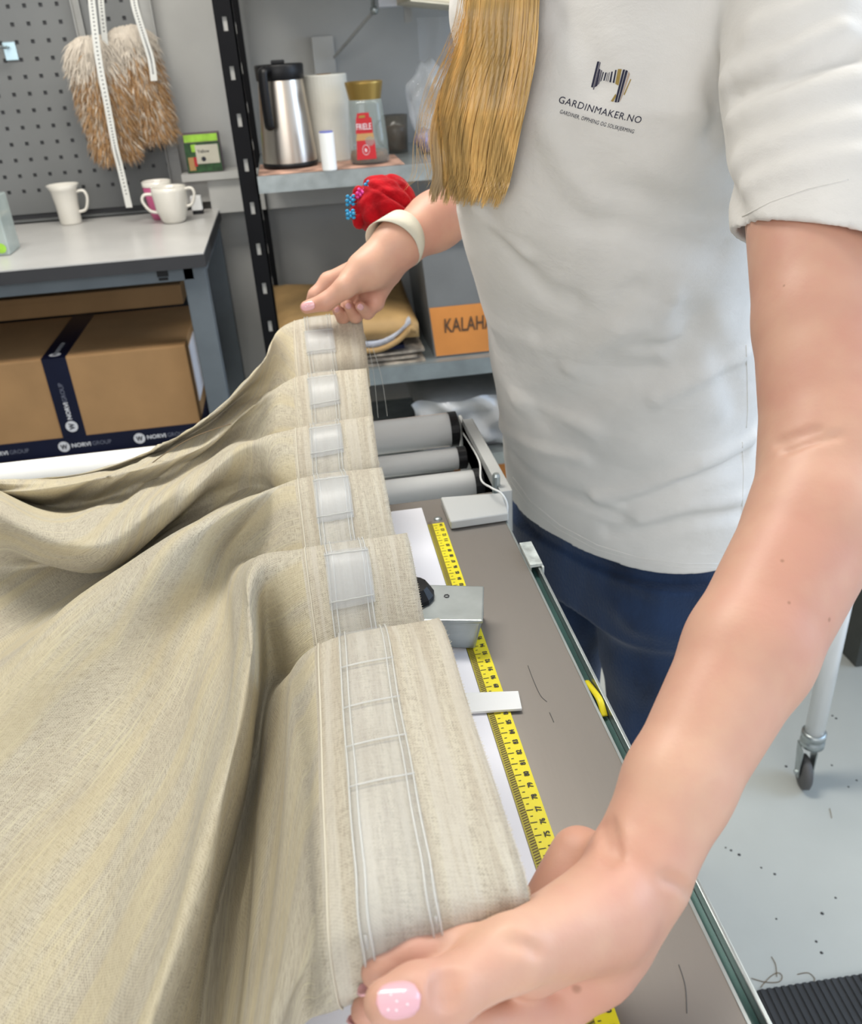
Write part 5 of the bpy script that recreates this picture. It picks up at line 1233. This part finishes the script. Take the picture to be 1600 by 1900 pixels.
# flare of the hem
shell = np.maximum(D0, -(D0 + .0050))
shell = np.maximum(shell, (hemz(X, Y) - Z).astype(np.float32))
SLn = SLd + np.array([.0, .55, .15]); SLn /= np.linalg.norm(SLn); SLc = SLb + SLd * .012
shell = np.maximum(shell, ((X - SLc[0]) * SLn[0] + (Y - SLc[1]) * SLn[1] + (Z - SLc[2]) * SLn[2] - 0.0).astype(np.float32) + np.where(capd(X, Y, Z, SLb, SLb + SLd * .07, .10, .10) < 0, 0, -1).astype(np.float32))
shell = np.maximum(shell, ((X - SFb[0]) * SFd[0] + (Y - SFb[1]) * SFd[1] + (Z - SFb[2]) * SFd[2]).astype(np.float32) + np.where(capd(X, Y, Z, SFb, SFb + SFd * .06, .08, .08) < 0, 0, -1).astype(np.float32))
# neck opening
shell = np.maximum(shell, -capd(X, Y, Z, np.array([.284, .785, 1.43]), np.array([.284, .785, 1.50]), .066, .066).astype(np.float32))
TS.a[:] = shell; DT = D0
p_, q_ = TS.mesh()
shirt = child('t_shirt', sdfmesh('t_shirt', p_, q_, M_['shirt'])); shirt['label'] = 'white cotton T-shirt with a small chest print'
md = shirt.modifiers.new('smooth', 'SMOOTH'); md.factor = .5; md.iterations = 4
def fieldval(p):
    i = (np.array(p) - TS.lo) / TS.h; i0 = np.floor(i).astype(int); 
    if (i0 < 0).any() or (i0 >= TS.n - 1).any(): return .05
    f = i - i0; v = 0
    for a in (0, 1):
        for b_ in (0, 1):
            for c_ in (0, 1): v += DT[i0[0]+a, i0[1]+b_, i0[2]+c_] * (f[0] if a else 1-f[0]) * (f[1] if b_ else 1-f[1]) * (f[2] if c_ else 1-f[2])
    return v
def hit2(px, py, off=.0006):
    r = ray(px, py); t_ = .45
    for _ in range(200):
        p = O + r * t_; d = fieldval(p)
        if d < off: return p
        t_ += max(min(d, .03) * .6, .0003)
        if t_ > 1.6: return None
    return p
# print on the chest
def cpx(x, y): return 980 + x / 5.714, 80 + y / 5.714
bmL = nb()
stripes = [([(735,195),(757,195),(690,470),(668,465)],0),([(760,200),(772,205),(700,495),(688,490)],1),([(752,272),(768,278),(735,452),(705,470)],0),([(773,283),(788,293),(755,430),(738,445)],1),
 ([(795,305),(806,308),(778,400),(765,410)],0),([(820,312),(836,312),(812,398),(798,398)],0),([(845,315),(852,315),(832,405),(825,402)],1),([(862,310),(870,308),(850,408),(842,408)],1),
 ([(885,303),(900,300),(880,418),(862,412)],0),([(925,285),(940,285),(915,425),(898,418)],0),([(955,275),(995,275),(960,450),(925,430)],2),([(1008,280),(1030,282),(940,630),(918,625)],0),
 ([(1036,285),(1060,295),(966,625),(946,630)],0),([(1068,300),(1082,330),(992,590),(970,628)],3),([(1086,380),(1096,385),(1025,550),(1012,548)],2),([(930,535),(938,560),(905,622),(878,615)],2)]
for Q, mi in stripes:
    Q = np.array(Q, float); n_ = 5; prev = None
    for k in range(n_ + 1):
        s = k / n_; a = Q[0] * (1 - s) + Q[3] * s; b_ = Q[1] * (1 - s) + Q[2] * s
        va, vb = bmL.verts.new(hit2(*cpx(*a))), bmL.verts.new(hit2(*cpx(*b_)))
        if prev: bmL.faces.new((prev[0], prev[1], vb, va)).material_index = mi
        prev = (va, vb)
def arctext(s, p0, p1, sag, hgt, bold):
    v, f = txt(s, bold, 1.08); mx = v[:, 1].max(); p0, p1 = np.array(p0, float), np.array(p1, float); e = p1 - p0
    upd = np.array([e[1], -e[0]]); upd /= np.linalg.norm(upd); slant = e / np.linalg.norm(e)
    vs = []
    for a, b_ in v:
        c_ = p0 + e * a + np.array([0, sag * 4 * a * (1 - a)]) + (upd + slant * .10) * (b_ / mx * hgt)
        h = hit2(*cpx(*c_)); vs.append(bmL.verts.new(h))
    for q in f:
        try: bmL.faces.new([vs[i] for i in q]).material_index = 0
        except ValueError: pass
arctext('GARDINMAKER.NO', (318, 628), (1190, 852), 12, 74, 0)
arctext('GARDINER, OPPHENG OG SOLSKJERMING', (334, 742), (1118, 958), 10, 42, 0)
child_bm('chest_print', bmL, [M_['logonavy'], M_['logogrey'], M_['logogold'], M_['logotan']], False, shirt)['label'] = 'striped emblem over two lines of dark lettering'
# seams as fine raised threads
def seam(pxs, name, r=.0007, m=M_['shirt']):
    P = []
    for a, b_ in zip(pxs[:-1], pxs[1:]):
        for s in np.linspace(0, 1, 7)[:-1]:
            h = hit2(a[0] + (b_[0]-a[0]) * s, a[1] + (b_[1]-a[1]) * s, .0)
            if h is not None: P.append(h)
    b = nb(); tube(b, P, r, 6); child_bm(name, b, m, True, shirt)
seam([(1385, 640), (1387, 700), (1388, 760), (1385, 800)], 'side_seam'); seam([(1378, 820), (1380, 880), (1378, 940), (1374, 985)], 'side_seam')
seam([(952, 885), (985, 930), (1040, 975), (1110, 1012), (1190, 1036), (1270, 1046), (1345, 1046)], 'hem_seam', .0008)
seam([(948, 893), (981, 938), (1036, 982), (1106, 1019), (1188, 1043), (1270, 1053), (1342, 1053)], 'hem_seam', .0005)
seam([(1378, 402), (1430, 375), (1500, 350), (1590, 330)], 'cuff_seam', .0006)

# ---- jeans and shoes
J = Field((.15, .72, .0), (.66, 1.30, .93), .0040)
sl, X, Y, Z = J.blk((.15, .72, .66), (.66, 1.30, .93)); J.comb(sl, np.maximum(np.maximum(torso(X, Y, np.maximum(Z, .80), -.012), Z - .92), .70 - Z).astype(np.float32), .03, 'u')
hipN, hipF = np.array([.425, .900, .80]), np.array([.345, 1.055, .80])
for hp, kn, an in ((hipN, np.array([.415, .895, .46]), np.array([.46, .90, .10])), (hipF, np.array([.325, 1.05, .46]), np.array([.37, 1.06, .10]))):
    J.cap(hp, mixp(hp, kn, .5), .092, .080, .05); J.cap(mixp(hp, kn, .5), kn, .080, .058, .02); J.cap(kn, mixp(kn, an, .35), .058, .058, .02); J.cap(mixp(kn, an, .35), an, .058, .046, .02)
# folds at the thigh
def jh(px, py):
    r = ray(px, py); return None
for pts, am, wd_ in ((((1095, 1120), (1180, 1160), (1290, 1180)), .005, .010), (((1110, 1210), (1190, 1225), (1280, 1220)), -.004, .010), (((1100, 1080), (1200, 1110), (1300, 1120)), -.004, .009)):
    P = [dep(p[0], p[1], 1.07) for p in pts]
    for a, b_ in zip(P[:-1], P[1:]):
        R = .05; s2, x2, y2, z2 = J.blk(np.minimum(a, b_) - R, np.maximum(a, b_) + R); d = capd(x2, y2, z2, a, b_, 0, 0); J.a[s2] -= (am * np.exp(-(d / wd_ / 2) ** 2)).astype(np.float32)
sl, X, Y, Z = J.blk((.15, .72, .785), (.66, 1.30, .93)); J.a[sl] = np.maximum(J.a[sl], torso(X, Y, Z, -.014).astype(np.float32))
p_, q_ = J.mesh(); jeans = child('jeans', sdfmesh('jeans', p_, q_, M_['jeans'])); jeans['label'] = 'blue denim jeans'
md = jeans.modifiers.new('smooth', 'SMOOTH'); md.factor = .5; md.iterations = 4
for an in (np.array([.46, .90, .0]), np.array([.37, 1.06, .0])):
    K = Field(an + np.array([-.26, -.16, -.01]), an + np.array([.10, .08, .16]), .004)
    d_ = np.array([FW[0], FW[1], 0]); K.cap(an + np.array([0, 0, .05]) - d_ * .03, an + d_ * .06 + np.array([0, 0, .045]), .045, .045, .03); K.cap(an + d_ * .06 + np.array([0, 0, .045]), an + d_ * .15 + np.array([0, 0, .038]), .045, .036, .03)
    K.cap(an + np.array([0, 0, .05]), an + np.array([0, 0, .12]), .045, .042, .03)
    sl, X, Y, Z = K.blk(K.lo, K.lo + K.n * K.h); K.a[sl] = np.maximum(K.a[sl], .002 - Z)
    p_, q_ = K.mesh(); s_ = child('shoe', sdfmesh('shoe', p_, q_, M_['shoe']))
    b = nb(); lathe(b, [(0, 0), (1, 0), (1, 1), (0, 1)], (0, 0, 0), 24)
    for v in b.verts:
        l_, f2, z_ = v.co.x, v.co.y, v.co.z; c_ = an + d_ * .06; v.co = Vector((c_[0] + FW[0] * f2 * .14 + LF[0] * l_ * .047, c_[1] + FW[1] * f2 * .14 + LF[1] * l_ * .047, .001 + z_ * .018))
    child_bm('sole', b, M_['white'], False, s_)
# side seam of jeans in view
b = nb(); P = [dep(x, y, d) for x, y, d in ((1308, 1080, .975), (1304, 1120, .985), (1294, 1170, 1.0))]; b.free()

# ---- nails
def nail(c, ax, nrm, L_, Wd, name='nail', mi=M_['nail'], dots=False):
    ax, nrm = Vector(ax).normalized(), Vector(nrm); nrm = (nrm - ax * nrm.dot(ax)).normalized(); sd = ax.cross(nrm); c = Vector(c)
    b = nb(); R = []
    for i in range(13):
        s = i / 12 * 2 - 1; ww = Wd * (max(0, 1 - abs(s) ** 2.4)) ** .5 if s > 0 else Wd * (max(0, 1 - abs(s) ** 3.2)) ** .5; row = []
        for j in range(9):
            u = j / 8 * 2 - 1; x = u * ww; row.append(b.verts.new(c + ax * (s * L_) + sd * x + nrm * (.0016 - (x * x) / (Wd * Wd) * Wd * .36 - s * s * .0006)))
        R.append(row)
    for i in range(12):
        for j in range(8):
            try: b.faces.new((R[i][j], R[i+1][j], R[i+1][j+1], R[i][j+1]))
            except ValueError: pass
    bmesh.ops.remove_doubles(b, verts=b.verts, dist=1e-5)
    o = child_bm(name, b, mi); md_ = o.modifiers.new('s', 'SOLIDIFY'); md_.thickness = .0008; md_.offset = 0
    if dots:
        b = nb()
        for u, s in dots:
            x = u * Wd; ball(b, c + ax * (s * L_) + sd * x + nrm * (.0019 - u*u * Wd * .36 - s*s*.0006), .0005, 1)
        child_bm('nail_dots', b, M_['nailtip'], True, o)
    return o
cam_dir = lambda p: (O - np.array(p)) / np.linalg.norm(O - np.array(p))
tn = dep(738, 1856, .3035)
ax_t = (T3 - T2); nv_ = cam_dir(tn) * .9 + np.array([0, 0, .3])
nail(tn, ax_t, nv_, .0088, .0058, 'thumb_nail', dots=[(-.45, .55), (-.1, .15), (.35, -.2), (.3, .35), (-.35, -.3), (-.55, .2)])['label'] = 'glossy pink thumb nail with white dots'
fn = dep(572, 568, .986); nail(fn, dep(569, 570, .995) - dep(605, 560, .99), cam_dir(fn), .0085, .0050, 'thumb_nail', dots=[(0, .3), (.3, 0)])
for a, c_, dd in ((dep(625, 574, 1.022), dep(637, 588, 1.05), .0), (dep(646, 567, 1.012), dep(660, 586, 1.04), 0), (dep(668, 569, 1.002), dep(682, 580, 1.02), 0)):
    nail(a, a - c_, cam_dir(a), .0065, .0036, 'nail')
for k_ in ('index', 'middle'):
    a = tip[k_]; dr = a - dip[k_]; dr /= np.linalg.norm(dr); nail(a + dr * .004 + np.array([0, -.002, -.004]), dr, np.array([-.2, -.4, -.8]), .006, .0044, 'nail')

# ---- hair
hv = []; hf = []
NS = 2600
ctl_l = [(890, -420), (880, -200), (868, 0), (852, 80), (822, 160), (800, 250), (804, 320), (797, 350), (792, 378)]
ctl_r = [(1010, -420), (1010, -200), (1000, 0), (996, 80), (984, 150), (964, 240), (948, 320), (938, 350), (926, 384)]
PL, PR = sm(ctl_l, 5), sm(ctl_r, 5); npt = len(PL)
ts = np.linspace(0, 1, npt)
for k in range(NS):
    fly = k > NS - 70
    u = RNG.beta(1.1, 1.1); 
    lay_ = RNG.uniform(0, 1); ph = RNG.uniform(0, 6.28); am = RNG.uniform(1, 5)
    clump = math.sin(u * 37) * .018 + math.sin(u * 90 + 1) * .008
    if fly: u = RNG.uniform(-.05, .1); am = RNG.uniform(10, 34)
    end = npt - 1 - int(RNG.beta(1, 2.2) * 12 + 1.2 * abs(math.sin(u * 23 + 1)) * 1.5) if not fly else npt - 1 - int(RNG.uniform(4, 16))
    prev = None; wdt = RNG.uniform(.00022, .00042) if not fly else .00012
    for i in range(0, end + 1):
        s = ts[i]; uu_ = u + clump * s * 2 + .01 * math.sin(ph + s * 5)
        px = PL[i, 0] * (1 - uu_) + PR[i, 0] * uu_ + am * math.sin(ph + s * (3 + 3 * (k % 3))) * s * (1.0 if not fly else 1) + (-am * .9 * s if fly else 0)
        py = PL[i, 1] * (1 - uu_) + PR[i, 1] * uu_ + (u * 6)
        base = .80 - .012 * math.sin(math.pi * min(max(uu_, 0), 1)) + .022 * lay_
        dpt_ = base + .045 * max(0, (py + 0) / 370)
        p = dep(px, py, dpt_)
        if p[2] < 1.45:
            d = fieldval(p) if p[2] < 1.46 else 1
            it = 0
            while d < .004 + .012 * (1 - lay_) and it < 40:
                dpt_ -= .006; p = dep(px, py, dpt_); d = fieldval(p); it += 1
        r_c = (O - p); r_c /= np.linalg.norm(r_c)
        if prev is not None:
            tdir = p - prev[0]; sdv_ = np.cross(tdir, r_c); sdv_ /= np.linalg.norm(sdv_) + 1e-9
            wv = wdt * (1 if i < end - 3 else max(.15, (end - i) / 3))
            i0 = len(hv); hv.append(p - sdv_ * wv); hv.append(p + sdv_ * wv)
            if prev[1] is not None: hf.append((prev[1], prev[1] + 1, i0 + 1, i0))
            prev = (p, i0)
        else: prev = (p, None)
# scalp strands so the hair goes on over the head
for k in range(1500):
    th = RNG.uniform(0, 2 * math.pi); ph = RNG.uniform(-.15, 1.0) * math.pi / 2
    nrm = np.array([math.cos(th) * math.cos(ph), math.sin(th) * math.cos(ph), math.sin(ph)])
    if nrm @ fc > .30 and ph < 1.0: continue
    p = hd + np.array([.01, .005, .02]) + nrm * np.array([.090, .090, .098]); L_ = min(RNG.uniform(.16, .28), p[2] - 1.47); dn_ = np.array([0, 0, -1.0]) + nrm * .05
    i0 = len(hv); prev = None
    for i in range(7):
        q = p + dn_ * L_ * i / 6 + nrm * .012 * math.sin(math.pi * i / 6); s = np.cross(dn_, nrm); s /= np.linalg.norm(s) + 1e-9
        hv.append(q - s * .0012); hv.append(q + s * .0012)
        if i: hf.append((i0 + 2*i - 2, i0 + 2*i - 1, i0 + 2*i + 1, i0 + 2*i))
me = bpy.data.meshes.new('hair'); me.from_pydata([tuple(x) for x in hv], [], hf); me.polygons.foreach_set('use_smooth', [True] * len(me.polygons)); me.materials.append(M_['hairm'])
hr = child('hair', me); hr['label'] = 'long straight blonde hair hanging over the chest'
cap_ = nb(); ball(cap_, hd + np.array([.016, .010, .026]), 1, 3, (.0905, .0905, .092)); 
for v in list(cap_.verts):
    n_ = np.array(v.co) - hd
    if n_ @ fc > .035 and n_ @ upv < .05: cap_.verts.remove(v)
child_bm('scalp_hair', cap_, M_['hairm'])

# ---- wrist pincushion
pc = dep(714, 384, 1.035)
t = thing('wrist_pincushion', pc, 'red felt pincushion with coloured pins strapped to the wrist by a cream band', 'pincushion')
b = nb(); g = bmesh.ops.create_icosphere(b, subdivisions=5, radius=1); axp = (pc - WRf) / np.linalg.norm(pc - WRf)
for v in g['verts']:
    n_ = np.array(v.co); r0 = .0375
    g1_ = abs(n_ @ np.array([.55, .2, .8]) - .25); g2_ = abs(n_ @ np.array([.75, .3, .55]) - .62)
    k = 1 - .10 * math.exp(-(g1_ / .05) ** 2) - .08 * math.exp(-(g2_ / .05) ** 2) + .03 * math.sin(6 * n_[0] + 5 * n_[2]) + .02 * math.sin(13 * n_[1] + 9 * n_[2])
    v.co = Vector(pc + n_ * r0 * k)
part('cushion', b, M_['red'], t, smooth=True)
b = nb()
for i in range(7):
    a = i / 7 * 2 * math.pi; p = dep(668 + 12 * math.cos(a) * .7, 385 + 26 * math.sin(a), 1.02); ball(b, p, .008, 2, (1, .8, 1.2))
ball(b, dep(698, 352, 1.02), .009, 2)
part('ruffle', b, M_['red'], t, smooth=True)
def pin(px, py, base, m, dd=1.01):
    p = Vector(dep(px, py, dd)); b = nb()
    for s in (-1, 1):
        for q_ in (-.5, .6): ball(b, p + Vector((s * .0034, 0, q_ * .004)), .0027, 1, (1.0, .5, .8))
    ball(b, p, .0022, 1); o = part('pin_head', b, m, t, smooth=True)
    b = nb(); tube(b, [p, Vector(pc) * .6 + p * .4], .0005, 5); part('pin_shaft', b, M_['zinc'], t)
for px, py, m in ((689, 341, 'blue'), (684, 346, 'blue'), (651, 368, 'blue'), (650, 376, 'blue'), (650, 395, 'blue'), (651, 401, 'blue'), (669, 362, 'magenta'), (672, 355, 'magenta')): pin(px, py, None, M_[m])
# strap around the wrist
axw = mixp(ELf, WRf, .93); dirw = (WRf - ELf) / np.linalg.norm(WRf - ELf); e1 = np.cross(dirw, [0, 0, 1]); e1 /= np.linalg.norm(e1); e2 = np.cross(e1, dirw)
cw = dep(738, 447, .998); b = nb(); Rr = []
NN = 48
for i in range(NN):
    a = 2 * math.pi * i / NN; tw = .22 + 1.15 * abs(math.sin(a * .5 + 1.05)) ** 1.6; r0 = .0300
    c_ = cw + e1 * r0 * math.cos(a) + e2 * r0 * math.sin(a) + dirw * (.008 * math.cos(a) * 1.0); n_ = e1 * math.cos(a) + e2 * math.sin(a)
    wv = dirw * .0112 * tw; Rr.append([b.verts.new(c_ - wv + n_ * .001), b.verts.new(c_ + n_ * (.0020 + .0025 * (1 - tw))), b.verts.new(c_ + wv + n_ * .001), b.verts.new(c_ + wv), b.verts.new(c_ - wv)])
for i in range(NN):
    A, B = Rr[i], Rr[(i + 1) % NN]
    for k in range(5): b.faces.new((A[k], A[(k+1) % 5], B[(k+1) % 5], B[k]))
part('strap', b, M_['strap'], t, smooth=True)
